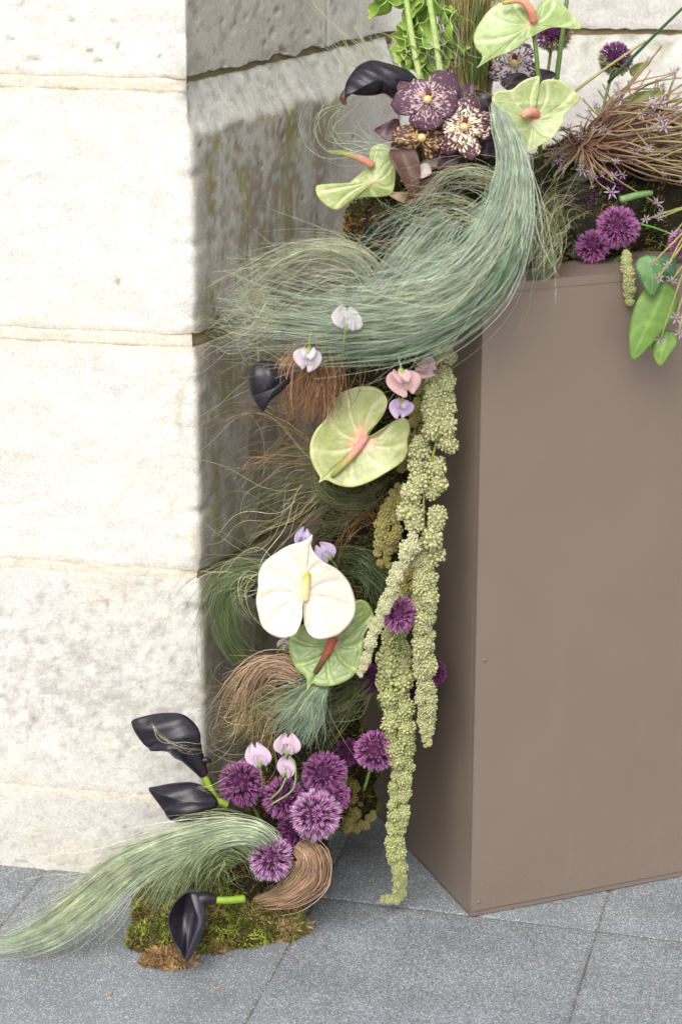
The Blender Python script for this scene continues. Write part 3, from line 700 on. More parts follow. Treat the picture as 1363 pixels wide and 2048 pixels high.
orchid('dark maroon orchid with a yellow lip half hidden behind loose grass', 2.95, (938,352),
  [(150,60,48,.05,-.25,2,-4),(210,62,50,.05,-.3,2,-6),(-90,56,54,.1,-.2,2,0),(20,54,48,.05,-.25,2,-3),(80,48,40,.0,-.2,2,-8)], orchid_mat('maroon_orchid', (46, 28, 36), (110, 84, 100), .7, .95, 9))
orchid('pale speckled orchid under the topmost anthurium', 3.03, (1026,128),
  [(50,52,46,.1,-.2,2,0),(120,44,42,.05,-.2,2,-3),(-10,50,40,-.1,-.35,2,-6),(200,56,40,-.05,-.3,2,-6),(-100,50,44,.0,-.3,2,-8)], orchid_mat('pale_orchid', (78, 48, 70), (206, 192, 192), .38, .78, 16))
# dark backs of petals and leaves among the orchids
def leaf(label, Y, base, tip, width, col, bend=6, cup=6, cat='leaf', name='leaf', group=None, mat=None, roll=0.0, taper=.45, vein=None):
    L = Loc(base[0], base[1], Y); b = np.array(base, float); d = np.array(tip, float)-b; ln = np.linalg.norm(d); d /= ln; n = np.array([-d[1], d[0]])
    nu, nv = 18, 11; V, cc = [], []
    for i in range(nu):
        u = i/(nu-1)
        wv = width*.5*(math.sin(math.pi*min(1, u**taper*.98+.02))**.75+.02)
        for j in range(nv):
            q = j/(nv-1)*2-1
            p = b+d*u*ln+n*(q*wv+2*math.sin(u*5+base[0]))
            z = bend*math.sin(u*math.pi)+cup*(abs(q)**1.5)*wv/width + roll*q*wv + 1.0*math.sin(u*13+q*3)
            V.append(L.at(p[0], p[1], z))
            k = max(0, 1-abs(q)*7)*.6; lv = max(0, math.cos(14*(u-.35*abs(q))))**8*.35
            k = max(k, lv); vc = lin(vein) if vein else lin(col)*1.7
            cc.append((lin(col)*(1-k)+vc*k))
    q = (np.arange(nu-1)[:, None]*nv+np.arange(nv-1)[None]).ravel()
    o = link(name, mesh(name, np.array(V)-L.o, np.stack([q, q+nv, q+nv+1, q+1], 1), np.array(cc), mat=mat or M_leaf), None, L.o)
    thick(o, .0007); return tag(o, label, cat, group)
leaf('dark purple-brown bent leaf at the left edge of the orchids', 2.925, (800,262), (748,262), 46, (70,44,46), 8, 10, mat=M_black, vein=(110,70,60))
leaf('brown curled leaf hanging below the left side of the orchids', 2.925, (800,290), (832,405), 54, (86,58,48), 12, 14, mat=M_leaf, vein=(120,86,70))
leaf('broad chestnut leaf at the bottom of the orchid cluster above the moss', 2.92, (880,360), (806,410), 66, (92,64,54), 10, 12, vein=(130,96,80))
leaf('olive-brown leaf folded under the speckled orchid', 2.925, (905,318), (832,330), 34, (104,94,80), 8, 8, vein=(140,128,110))
leaf('pale pinkish leaf underside below the orchids', 2.915, (862,338), (800,362), 26, (214,196,190), 6, 6, mat=M_petal, vein=(226,210,204))
leaf('tan leaf touching the moss below the side-on anthurium', 2.93, (838,398), (770,388), 26, (150,126,98), 4, 6, vein=(176,150,120))
leaf('black curled leaf between the speckled orchid and the reed bundle', 2.94, (985,225), (950,180), 40, (44,34,38), 10, 14, mat=M_black)
leaf('burgundy petal-like leaf sticking up behind the violet orchid', 2.93, (905,215), (948,168), 50, (70,44,58), 8, 10, mat=M_black, vein=(104,70,80))
leaf('brown ruffled leaf between the two spotted orchids and the black calla', 2.935, (832,196), (790,166), 46, (82,52,60), 8, 10, mat=M_leaf, vein=(120,84,88))
leaf('maroon leaf drooping under the cream speckled orchid', 2.91, (902,300), (880,362), 44, (66,40,46), 10, 10, mat=M_leaf, vein=(100,66,66))
leaf('dark brown leaf tip left of the maroon orchid', 2.93, (930,330), (868,322), 40, (74,48,44), 8, 8, mat=M_leaf, vein=(116,84,70))
leaf('deep plum leaf lowest under the orchids against the tress', 2.92, (930,392), (852,412), 44, (58,38,44), 8, 8, mat=M_leaf, vein=(92,64,66))
leaf('dark plum leaf right of the speckled orchid', 2.93, (960,312), (992,270), 40, (56,38,52), 6, 8, mat=M_black)
leaf('blackish leaf behind the stems of the topmost anthurium', 3.05, (1030,165), (1112,150), 52, (46,32,36), 10, 12, mat=M_black)
leaf('dark maroon leaf under the pale speckled orchid', 3.03, (1050,175), (1000,150), 40, (58,42,46), 8, 8, mat=M_black)

# ---- amaranth tassels
import bmesh
def ico(sub):
    bm = bmesh.new(); bmesh.ops.create_icosphere(bm, subdivisions=sub, radius=1)
    v = np.array([x.co[:] for x in bm.verts]); f = [tuple(q.index for q in fc.verts) for fc in bm.faces]; bm.free(); return v, f
ico1 = ico(1); ico2 = ico(2)
def fib(n):
    i = np.arange(n)+.5; ph = np.arccos(1-2*i/n); th = math.pi*(1+5**.5)*i
    return np.stack([np.cos(th)*np.sin(ph), np.sin(th)*np.sin(ph), np.cos(ph)], 1)
def cluster_mesh(base, seed):
    r = np.random.default_rng(seed); its = []
    cb = lin(base)
    v, f = ico2; its.append((v*.74, f, np.broadcast_to(cb*.75, v.shape)))
    v, f = ico1
    for d in fib(84):
        d = d + r.normal(size=3)*.10; d /= np.linalg.norm(d); s = r.uniform(.10, .20)
        rot = np.linalg.qr(r.normal(size=(3, 3)))[0]
        its.append(((v @ rot.T)*s*np.array([1, 1, 1])+d*r.uniform(.70, .98), f, np.broadcast_to(cb*r.uniform(.82, 1.22)*np.array([1, 1, r.uniform(.85, 1.1)]), v.shape)))
        if r.random() < .8:
            its.append((v*.05+d*(.92+s*.5), f, np.broadcast_to(lin((206, 206, 160)), v.shape)))
    V, Fc, Cc = join(its)
    return mesh('flower_cluster', V, Fc, Cc, mat=M_amar)
CL_MAIN = [cluster_mesh((187,185,137), s) for s in range(4)]
CL_PALE = [cluster_mesh((206,202,164), s+10) for s in range(3)]
CL_OLIVE = [cluster_mesh((166,154,92), s+20) for s in range(3)]
CL_GREEN = [cluster_mesh((182,184,128), s+30) for s in range(3)]
def tassel(label, path, meshes, lump=.56, density=1.0, jit=.5, stemcol=(150,150,70)):
    """path of (px, py, Y, halfwidth px)"""
    pts = np.array([P(a, b, c) for a, b, c, _ in path]); S = float((pts[0]-EYE) @ FV)/F_PX
    D = 300; sp = catmull(pts, D); wv = np.interp(np.linspace(0, 1, D), np.linspace(0, 1, len(path)), [p[3]*.97 for p in path])*S
    t = thing('amaranth_tassel', label, 'amaranth', pts[0], 'hanging green amaranth tassels')
    v, f, c = tube(sp[::12], 2.6*S, 7, lin(stemcol)); part('stem', v, f, c, M_stem, t)
    arc = np.concatenate([[0], np.cumsum(np.linalg.norm(np.diff(sp, axis=0), axis=1))]); s = 0; sd = 1
    while s < arc[-1]:
        k = int(np.searchsorted(arc, s)); k = min(k, D-1); r = wv[k]
        tg_ = sp[min(k+1, D-1)]-sp[max(k-1, 0)]; tg_ /= np.linalg.norm(tg_); n1 = np.cross(tg_, NV); n1 /= np.linalg.norm(n1)
        for _ in range(2 if jit > .4 else 1):
            rad = r*lump*random.uniform(.78, 1.22); off = (r-rad*.75)*jit*1.9*random.uniform(.35, 1)*sd; sd = -sd
            p = sp[k]+n1*off+NV*random.uniform(-.35, .6)*r*.7+tg_*random.uniform(-.3, .3)*r
            o = link('flower_cluster', random.choice(meshes), t, p-pts[0])
            o.rotation_euler = [random.uniform(0, 6.28) for _ in range(3)]
            q = rad*random.uniform(.92, 1.1); o.scale = (q, q*random.uniform(.85, 1.1), q*random.uniform(.85, 1.15))
        s += r*lump*1.25/density
    return t
tassel('long thick amaranth tassel hanging along the left side of the plinth, widest of all', [(886,702,2.82,26),(878,760,2.80,34),(882,830,2.79,38),(868,900,2.79,44),(850,960,2.785,40),(846,1030,2.78,48),(852,1110,2.78,46)], CL_MAIN, .5, .95, .62)
tassel('straight amaranth tassel tapering to a blunt point in front of the plinth side', [(838,1110,2.775,22),(848,1180,2.77,28),(846,1260,2.77,26),(850,1340,2.77,25),(852,1420,2.77,22),(853,1494,2.77,10)], CL_MAIN, .62, 1.05, .5)
tassel('thin pale amaranth tassel slanting down to the left over the green anthurium', [(826,1080,2.76,20),(800,1130,2.755,18),(778,1190,2.75,17),(752,1250,2.75,15),(734,1310,2.75,13),(719,1350,2.75,8)], CL_PALE, .72, 1.7, .35)
tassel('short olive amaranth tassel behind the thick one, left of it', [(800,970,2.83,10),(788,1010,2.83,20),(772,1060,2.83,30),(768,1100,2.83,25),(770,1132,2.83,12)], CL_OLIVE, .55, 1, .6)
tassel('longest amaranth tassel reaching down and bending on the paving', [(790,1200,2.82,20),(792,1270,2.82,26),(790,1310,2.815,32),(786,1360,2.81,36),(792,1420,2.80,32),(800,1480,2.80,32),(802,1540,2.80,26),(797,1610,2.795,23),(792,1690,2.795,20),(798,1760,2.80,17),(797,1790,2.805,14),(782,1797,2.806,10),(763,1797,2.806,8)], CL_GREEN, .62, 1.15, .6)
tassel('dull olive amaranth tassel in the shade between the two long tassels', [(822,1130,2.83,20),(818,1180,2.83,26),(800,1240,2.83,28),(790,1280,2.83,22)], CL_OLIVE, .55, 1, .6)
tassel('yellowish amaranth tuft behind the pink sweet peas', [(850,740,2.87,18),(845,790,2.87,22),(838,830,2.87,22),(815,910,2.86,28),(822,945,2.86,20)], CL_OLIVE, .5, 1, .6)
tassel('short pale amaranth tassel hanging over the front edge of the plinth top', [(1251,505,2.87,10),(1254,540,2.86,14),(1257,580,2.86,14),(1258,606,2.86,10)], CL_GREEN, .8, 1.8, .25)
tassel('tiny amaranth tip poking out between the green leaves on the plinth', [(1302,585,2.865,9),(1304,615,2.865,10),(1308,634,2.865,7)], CL_GREEN, .85, 1.8, .2)
tassel('curled green amaranth tassel lying in shade on the paving behind the alliums', [(700,1560,2.95,26),(712,1620,2.94,20),(690,1655,2.92,14),(725,1650,2.92,14),(748,1626,2.93,10)], CL_OLIVE, .62, 1.1, .3)

# ---- alliums
def allium_mesh(dark, midc, tipc, seed, n=300, openness=.1, green=0):
    r = np.random.default_rng(seed); V, Fc, Cc = [], [], []
    for d in fib(n):
        d = d+r.normal(size=3)*.05; d /= np.linalg.norm(d)
        a = np.cross(d, r.normal(size=3)); a /= np.linalg.norm(a); b = np.cross(d, a)
        h0, h1 = r.uniform(.55, .68), r.uniform(.86, 1.04); sp = openness*r.uniform(.6, 1.3); sh = r.uniform(.72, 1.2)*(1+.45*nz(*(d*1.8+seed)))
        if r.random() < .08: continue
        g = green and d[2] < -.2
        c0, c1, c2 = lin(dark), lin(midc)*sh, lin(tipc)*sh
        if g: c0, c1, c2 = lin((70, 80, 44)), lin((118, 116, 70)), lin((190, 180, 150))
        for k in range(5):
            th = k*2*math.pi/5+r.uniform(0, .5); e = a*math.cos(th)+b*math.sin(th); wv = np.cross(d, e)*.026
            o = len(V); m = d*(h0*.4+h1*.6)+e*sp*.55
            V += [d*h0, m+wv, d*h1+e*sp, m-wv]; Fc += [(o, o+1, o+2, o+3)]; Cc += [c0, c1, c2, c1]
        if r.random() < .8:
            o = len(V); e = a*.012; tipp = d*(h1+.06)+b*r.normal()*.03
            V += [d*h0+e, tipp, d*h0-e, d*h0+b*.012]; Fc += [(o, o+1, o+2), (o+2, o+1, o+3)]; Cc += [c1, np.minimum(c2*1.5, .8), c1, c1]
        # pedicel
        o = len(V); e = a*.012; V += [d*.1+e, d*h0+e, d*h0-e, d*.1-e]; Fc += [(o, o+1, o+2, o+3)]; Cc += [lin((70, 60, 40))]*4
    me = mesh('florets', V, Fc, np.array(Cc), smooth_=False, mat=M_allium); return me
v, f = ico2; ALC = mesh('seed_core', v*.5, f, np.broadcast_to(lin((84, 40, 74)), v.shape), mat=M_moss)
A_LIGHT = [allium_mesh((112,44,100), (178,88,158), (230,196,226), s, openness=.10) for s in (1, 2)]
A_MID = [allium_mesh((98,36,88), (158,66,140), (206,144,192), s+5, openness=.085) for s in (1, 2)]
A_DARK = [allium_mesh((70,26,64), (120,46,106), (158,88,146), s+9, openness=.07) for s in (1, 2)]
A_GREEN = [allium_mesh((58,24,54), (120,50,108), (176,110,170), s+13, openness=.09, green=1) for s in (1,)]
def allium(label, px, py, Y, r, kind, stem):
    L = Loc(px, py, Y); t = thing('allium', label, 'allium', L.o, 'purple allium flower heads')
    o = link('florets', random.choice(kind), t); o['kind'] = 'stuff'
    R = r*L.S; o.scale = (R, R, R*random.uniform(.9, 1.0)); 
    o.rotation_euler = (random.uniform(-.5, .3), random.uniform(-.4, .4), random.uniform(0, 6.28)) if kind is A_GREEN else [random.uniform(0, 6.28) for _ in range(3)]
    o = link('seed_core', ALC, t); o.scale = (R, R, R)
    v, f, c = tube([L.w(0, 0, -r*.3), L.at(stem[0], stem[1], stem[2]*.5), L.at(*stem)], 3.2*L.S, 7, lin((92, 112, 58)), n=10); part('stem', v, f, c, M_stem, t)
    return t
allium('bright purple allium head between the two hanging amaranth tassels', 797,1228,2.765,40,A_MID,(800,1300,-90))
allium('dark allium head in shade just right of the lower green anthurium tip', 742,1358,2.86,32,A_DARK,(760,1420,-90))
allium('dark allium head in shade between the two long amaranth tassels', 830,1378,2.85,34,A_DARK,(800,1440,-90))
allium('dark allium head squeezed between amaranth and the plinth side', 866,1345,2.84,28,A_DARK,(850,1440,-60))
allium('purple allium head beside the longest amaranth tassel, right of its group', 750,1501,2.80,45,A_MID,(730,1580,-90))
allium('small dark allium head behind the rightmost head of the low group', 694,1505,2.87,30,A_DARK,(690,1600,-80))
allium('round purple allium head at the back of the low group under the green tuft', 648,1548,2.80,50,A_MID,(650,1640,-90))
allium('purple allium head at the left end of the low group beside the black calla stem', 484,1567,2.81,50,A_MID,(520,1650,-90))
allium('purple allium head below the white sweet peas in the centre of the low group', 568,1596,2.79,46,A_MID,(580,1680,-90))
allium('large lilac-tipped allium head at the front of the low group', 631,1630,2.745,54,A_LIGHT,(620,1700,-100))
allium('purple allium head tucked behind the right of the large lilac-tipped head', 664,1592,2.79,40,A_MID,(660,1680,-80))
allium('shaded purple allium head under the large lilac-tipped head', 596,1656,2.78,44,A_DARK,(600,1720,-80))
allium('lowest lilac-tipped allium head in front of the pinkish brown grass', 541,1716,2.715,49,A_LIGHT,(560,1770,-80))
allium('round purple allium head resting on the plinth top near its front edge', 1234,455,2.92,46,A_MID,(1200,520,-90))
allium('smaller purple allium head lying lower left of the round one on the plinth top', 1184,494,2.93,36,A_MID,(1170,520,-80))
allium('dim purple allium head behind the loose grass on the plinth', 1160,402,2.98,40,A_DARK,(1150,480,-80))
allium('dim purple allium head under the starry allium stems', 1216,366,3.0,34,A_DARK,(1200,460,-80))
allium('purple allium head with a green underside standing against the back wall', 1230,118,3.12,38,A_GREEN,(1195,260,-20))
allium('allium head seen from below behind the stems of the topmost anthurium', 1106,68,3.10,40,A_GREEN,(1085,220,-20))
allium('purple allium head cut by the right edge of the photograph', 1362,486,2.92,30,A_MID,(1340,560,-80))

# ---- sweet peas
def sweet_pea(label, px, py, Y, size, ang, col, col2, stem=None, style=0):
    size *= .9
    L = Loc(px, py, Y); t = thing('sweet_pea', label, 'sweet pea', L.w(0, 0, -8), 'pastel sweet pea blossoms')
    a = math.radians(ang); c, s = math.cos(a), math.sin(a); sx = (.72, 1.0, .86)[(px+py) % 3]; sk = ((px*7+py) % 5-2)*.09
    def surf(w, h, zf, y0, seed, n=15, m=13, notch=.2):
        V, Cc = [], []
        for i in range(m):
            v_ = i/(m-1)
            for j in range(n):
                q = j/(n-1)*2-1
                x = q*w*.5*math.sin(math.pi*(.12+.80*v_**.8))**.7; y = y0+h*v_*(1-notch*math.exp(-(q/.3)**2)*v_**3) - .12*h*q*q
                z = zf(q, v_)+size*.08*math.sin(q*7+seed)*v_**2+size*.045*math.sin(q*13+v_*5+seed)*v_**2
                x = x*sx + sk*y; y = y*(1+.10*q*((px % 3)-1)); z += q*size*.16*((py % 3)-1)
                X = c*x+s*y; Yy = s*x-c*y
                V.append(L.w(X, Yy, z)); k = v_*.6+.2*abs(q)
                Cc.append(lin(col)*(1-k)+lin(col2)*k)
        q_ = (np.arange(m-1)[:, None]*n+np.arange(n-1)[None]).ravel()
        return np.array(V), np.stack([q_, q_+1, q_+n+1, q_+n], 1), np.array(Cc)
    v, f, cc = surf(size*1.55, size*1.08, lambda q, v_: -size*.14+size*.10*q*q-size*.22*v_*v_, -size*.25, px*.1, notch=.34)
    o = part('standard_petal', v, f, cc, M_petal, t); thick(o, .0006)
    for sg in (-1, 1):
        v, f, cc = surf(size*.5, size*.6, lambda q, v_, sg=sg: size*.06+size*.20*math.sin(v_*2.2)*(1-.4*abs(q))+sg*q*size*.16, -size*.38, px*.1+sg, notch=.1)
        v = v + sg*size*.13*L.S*(c*RV-s*UV)
        o = part('wing_petal', v, f, cc, M_petal, t); thick(o, .0006)
    v, f, cc = tube([L.w(s*-.1*size, c*.1*size, 2), L.w(-s*.35*size, c*.35*size, 1), L.w(-s*.55*size, c*.55*size, -3)], np.array([.17, .13, .05])*size*L.S, 8, lin((132, 156, 84)), n=8)
    part('calyx', v, f, cc, M_stem, t)
    st = stem or [(px-s*.5*size, py+c*.5*size, -3), (px-s*size, py+c*size*1.1, -20), (px-s*size*1.2, py+c*size*1.8, -60)]
    v, f, cc = tube([L.at(*p) for p in st], 1.7*L.S, 6, lin((120, 150, 80)), n=12); part('stem', v, f, cc, M_stem, t)
    return t
LIL = (204,178,198); PNK = (214,170,170); WHT = (212,204,208)
sweet_pea('pink sweet pea blossom under the big grass tress beside the amaranth', 806,758,2.735,50,168,PNK,(232,200,196))
sweet_pea('lilac sweet pea blossom hanging just below the pink one', 803,812,2.76,36,185,(212,188,214),(220,200,224), stem=[(806,792,-2),(812,776,-10),(815,760,-40)])
sweet_pea('dusky pink sweet pea blossom tucked against the amaranth top', 848,734,2.78,36,120,(206,168,172),(212,180,180))
sweet_pea('white sweet pea blossom veiled inside the big grass tress', 694,642,2.742,46,10,WHT,(226,222,220))
sweet_pea('white sweet pea blossom under the big grass tress above the copper grass', 615,712,2.765,42,190,WHT,(230,214,222))
sweet_pea('lavender sweet pea blossom above the tip of the white anthurium', 606,1080,2.82,36,10,(196,180,206),(206,190,216))
sweet_pea('lavender sweet pea blossom at the upper right shoulder of the white anthurium', 652,1108,2.82,38,-40,(184,168,192),(206,190,212))
sweet_pea('pale lilac sweet pea blossom leftmost above the low alliums', 517,1516,2.755,44,-8,LIL,(218,198,212))
sweet_pea('tall pale sweet pea blossom, upper of the close pair above the low alliums', 574,1494,2.76,40,5,(204,178,190),(214,192,204), stem=[(577,1512,-2),(590,1530,-6),(585,1580,-10),(540,1612,-14)])
sweet_pea('pale sweet pea blossom directly below the tall one, above low alliums', 571,1538,2.755,38,20,LIL,(218,196,206), stem=[(572,1555,-2),(560,1580,-4),(540,1600,-10)])
sweet_pea('faded white sweet pea bud between the white anthurium and the brown grass', 567,1290,2.83,26,40,(214,202,190),(220,210,200))

# ---- bells of Ireland
def bells(label, path, bl):
    pts = [P(a, b, c) for a, b, c in path]; L = Loc(path[0][0], path[0][1], path[0][2])
    t = thing('bells_of_ireland', label, 'bells of Ireland', pts[0], 'bells of Ireland stalks')
    v, f, c = tube(pts, np.array([7, 6.2, 5.2])*L.S, 10, np.array([lin((206,212,160)), lin((186,204,130)), lin((160,190,100))]), n=16); part('stalk', v, f, c, M_stem, t)
    for k, (px, py, r, ang, tilt) in enumerate(bl):
        r *= 1.3
        a = math.radians(ang); ax = math.cos(a)*RV*math.cos(tilt)+math.sin(a)*UV*math.cos(tilt)+NV*math.sin(tilt)
        e1 = np.cross(ax, UV+.1*RV); e1 /= np.linalg.norm(e1); e2 = np.cross(ax, e1); o = L.at(px, py, 4); V, Cc = [], []
        n, m = 30, 9
        for i in range(m):
            u = i/(m-1); rr = r*(.12+.95*u**.65); h = r*(1.25*u-.25*u**3)
            for j in range(n):
                th = j*2*math.pi/n; wob = 1+.16*u*u*math.sin(5*th+k)+.06*u*math.sin(9*th)
                V.append(o-ax*r*.5*L.S+(ax*h*(1+.1*u*math.sin(5*th+1+k))+(e1*math.cos(th)+e2*math.sin(th))*rr*wob)*L.S)
                ve = max(0, math.cos(10*th+2*u))**8*.5+(.6 if i == m-1 else 0)
                Cc.append(lin((158,188,80))*(1-ve)+lin((206,224,146))*ve)
        Fc = [(i*n+j, i*n+(j+1) % n, (i+1)*n+(j+1) % n, (i+1)*n+j) for i in range(m-1) for j in range(n)]
        ob = part('bell', V, Fc, np.array(Cc), M_leaf, t); thick(ob, .0007)
    return t
bells('bells of Ireland stalk on the left with cups crowding the top edge of the photograph', [(846,180,3.03),(826,90,3.03),(806,-40,3.03)],
  [(768,14,24,150,.4),(800,4,22,100,.8),(814,-8,20,60,.6),(812,78,20,200,.5),(828,112,22,240,.7),(842,66,20,30,.5),(824,48,20,170,.7),(838,30,20,300,.9),(806,100,18,190,.6),(846,140,16,330,.5),(760,-10,22,120,.5),(815,128,14,200,.2)])
bells('bells of Ireland stalk on the right with one big open cup facing sideways', [(886,190,3.01),(872,90,3.01),(852,-40,3.01)],
  [(905,72,29,10,.55),(868,108,24,250,.5),(850,96,18,200,.3),(884,104,18,320,.7),(866,60,18,210,.8),(892,40,18,20,.5),(878,18,24,50,.5),(838,8,22,170,.6),(862,-12,20,90,.6)])

# ---- reeds, straight stems
grass('upright bundle of straw-brown reeds standing behind the orchids', [([(945,230,3.03,24),(938,150,3.04,34),(935,80,3.05,42),(940,0,3.06,50),(950,-60,3.07,58)], 620, (160,142,92), (196,178,124), .4, dict(t0=(0,.1), t1=(.75,1), wob=.05, fly=.05, flyamp=.6, rad=.0008, chaos=.15)),
   ([(950,180,3.02,26),(945,80,3.03,40),(950,-40,3.04,52)], 50, (120,134,70), (140,120,70), .3, dict(wob=.05, fly=.03, rad=.0007))], None, 'reed_bundle')
def rod(label, a, b, Ya, Yb, r, col, name='flower_stem', cat='stem', group=None):
    p, q = P(*a, Ya), P(*b, Yb); S = float((p-EYE) @ FV)/F_PX
    v, f, c = tube([p, (p+q)/2+UV*S*2, q], np.array([r, r*.9, r*.75])*S, 8, np.array([lin(col)]*3), n=10)
    o = link(name, mesh(name, v-p, f, c, mat=M_stem), None, p); return tag(o, label, cat, group)
rod('dark green pointed stem rising to the top right corner of the photograph', (1215,165), (1372,8), 3.05, 3.0, 3.5, (52,88,48))
rod('slim olive stem crossing in front of the allium by the back wall', (1145,185), (1290,82), 3.03, 3.04, 3, (150,146,92))
rod('thick green stem rising through the topmost anthurium', (1108,190), (1134,-10), 3.06, 3.08, 5.5, (92,120,56))
rod('dark green stem in front of the reed bundle', (950,170), (957,-20), 3.01, 3.02, 2.6, (46,86,40))
rod('cut pale green stem lying on the plinth behind the round allium', (1240,400), (1302,386), 2.95, 2.97, 8, (110,138,84))
rod('thin bright green blade below the cut stem on the plinth', (1280,448), (1345,470), 2.93, 2.93, 2, (90,140,60), 'flower_stem', 'stem')

# ---- starry allium (fireworks head)
def star_mesh(seed):
    r = np.random.default_rng(seed); V, Fc, Cc = [], [], []
    for k in range(6):
        th = k*math.pi/3+r.normal()*.12; e = np.array([math.cos(th), math.sin(th), 0]); n = np.array([-e[1], e[0], 0]); z = r.uniform(.15, .5); o = len(V)
        V += [e*.06, e*.45+n*.12+[0, 0, z*.55], e*1.0+[0, 0, z], e*.45-n*.12+[0, 0, z*.55], e*.5+[0, 0, z*.45]]
        Fc += [(o, o+1, o+4), (o, o+4, o+3), (o+1, o+2, o+4), (o+4, o+2, o+3)]; Cc += [lin((170,140,160)), lin((206,186,204)), lin((224,210,222)), lin((206,186,204)), lin((150,110,140))]
    v, f = ico1; o = len(V); V += list(v*.17+[0, 0, .12]); Fc += [tuple(i+o for i in q) for q in f]; Cc += [lin((150,150,100))]*len(v)
    return mesh('star_floret', V, Fc, np.array(Cc), smooth_=False, mat=M_petal)
STARS = [star_mesh(s) for s in range(4)]
def starry(label, c, Y, stems, pc):
    L = Loc(c[0], c[1], Y); t = thing('starry_allium', label, 'starry allium', L.o, 'spidery starry alliums')
    v, f = ico2; part('seed_core', v*9*L.S+L.o, f, np.broadcast_to(lin((98,62,50)), v.shape), M_moss, t)
    for k, (px, py, z, bow, star) in enumerate(stems):
        mid = (c[0]+(px-c[0])*random.uniform(.35, .65), c[1]+(py-c[1])*.5+bow*1.3, z*.55+random.uniform(-10, 22))
        q1 = (c[0]+(px-c[0])*.14+random.gauss(0, 9), c[1]+(py-c[1])*.14+random.gauss(0, 12), random.uniform(-14, 16))
        col = lin(pc)*random.uniform(.7, 1.25); col2 = lin((146,138,88))*random.uniform(.7, 1.15)
        v, f, cc = tube([L.o, L.at(*q1), L.at(*mid), L.at(px, py, z)], np.array([1.6, 2.0, 2.3, 1.8])*L.S*random.uniform(.7, 1.2), 6, np.array([col*.7, col*.85, col, col2]), n=14)
        pd = part('pedicel', v, f, cc, M_stem, t)
        if star:
            o = link('star_floret', random.choice(STARS), pd, L.at(px, py, z)-L.o); s = star*L.S; o.scale = (s, s, s)
            d = Vector(NV*1.0+RV*random.uniform(-.9, .9)+UV*random.uniform(-.9, .9)); o.rotation_euler = d.to_track_quat('Z', 'Y').to_euler()
    return t
st = []
for k in range(165):                                        # the sweep of stalks to the right
    a = math.radians(random.gauss(1, 21)); ln = random.uniform(110, 330)
    st.append((1165+ln*math.cos(a), 268-ln*math.sin(a)*.75, random.uniform(-60, 85), random.uniform(-38, 24), random.choice([0, 9, 11, 13, 15, 17])))
st += [(1160,346,45,-4,17),(1216,390,40,14,17),(1262,308,50,-8,15),(1246,298,30,4,15),(1310,410,20,0,16),(1323,312,40,2,16),(1132,266,46,4,16),(1240,240,20,-6,13),(1322,92,-10,12,10),(1340,155,30,-14,20),(1310,215,40,-6,20),(1290,270,46,0,19)]
for k in range(60): 
    a = random.uniform(0, 6.28); ln = random.uniform(30, 120); st.append((1165+ln*math.cos(a), 300+ln*math.sin(a)*.7, random.uniform(0, 50), random.uniform(-10, 12), random.choice([0, 7, 9, 11])))
starry('spidery allium head sweeping its brown stalks and tiny pale star flowers to the right', (1160,290), 3.0, st, (124,90,72))
st = []
for k in range(95):
    a = math.radians(random.uniform(-25, 150)); ln = random.uniform(60, 210)
    st.append((1300+ln*math.cos(a), 345-ln*math.sin(a), random.uniform(-30, 60), random.uniform(-20, 20), random.choice([0, 8, 10, 12])))
starry('second spidery allium head, duller and half hidden behind the sweeping brown stalks', (1300,345), 3.03, st, (136,104,82))
st = [(1318,430,20,0,13),(1312,440,22,0,12),(1330,535,30,6,13),(1336,566,36,4,15),(1345,640,40,6,15),(1350,672,42,8,14),(1315,680,40,10,13),(1310,560,30,2,14),(1360,655,42,2,13),(1365,560,40,0,13),(1290,440,10,0,11),(1302,528,20,-8,12),(1345,470,10,0,10)]
starry('small spidery allium head trailing star flowers over the plinth front by the green leaves', (1420,400), 2.86, st, (140,140,70))
# loose green leaves over the plinth front
LG = 'green leaves hanging over the plinth'
leaf('rounded green leaf highest of the three hanging on the plinth front', 2.845, (1296,510), (1302,592), 54, (92,128,74), 8, -6, group=LG, taper=.6)
leaf('long pointed green leaf in the middle of the three on the plinth front', 2.85, (1330,566), (1263,722), 78, (104,136,58), 8, -8, group=LG, taper=.62)
leaf('short bright green leaf lowest of the three on the plinth front', 2.845, (1330,660), (1318,733), 48, (122,150,72), 8, -6, group=LG, taper=.6)
leaf('shaded green leaf behind the rounded leaf at the plinth edge', 2.89, (1320,512), (1344,566), 40, (64,98,62), 4, -4, taper=.6)
for k, (b, tp, wv, cl, Y, lab) in enumerate([
   ((1190,330),(1120,380),30,(62,66,44),2.99,'dull olive leaf behind the loose grass right of the green anthurium'),
   ((1270,340),(1330,300),34,(58,70,46),3.02,'dark green leaf under the sweep of starry stalks'),
   ((1120,480),(1180,530),36,(50,62,40),2.95,'dark green leaf lying on the plinth top left of the alliums'),
   ((1255,520),(1215,535),26,(72,92,48),2.93,'green leaf flat on the plinth edge under the alliums'),
   ((1240,215),(1330,180),30,(120,132,66),3.05,'olive leaf standing among the upper starry stalks'),
   ((1260,150),(1300,120),20,(104,116,62),3.08,'small olive leaf right of the allium by the back wall')]):
    leaf(lab, Y, b, tp, wv, cl, 6, 6)

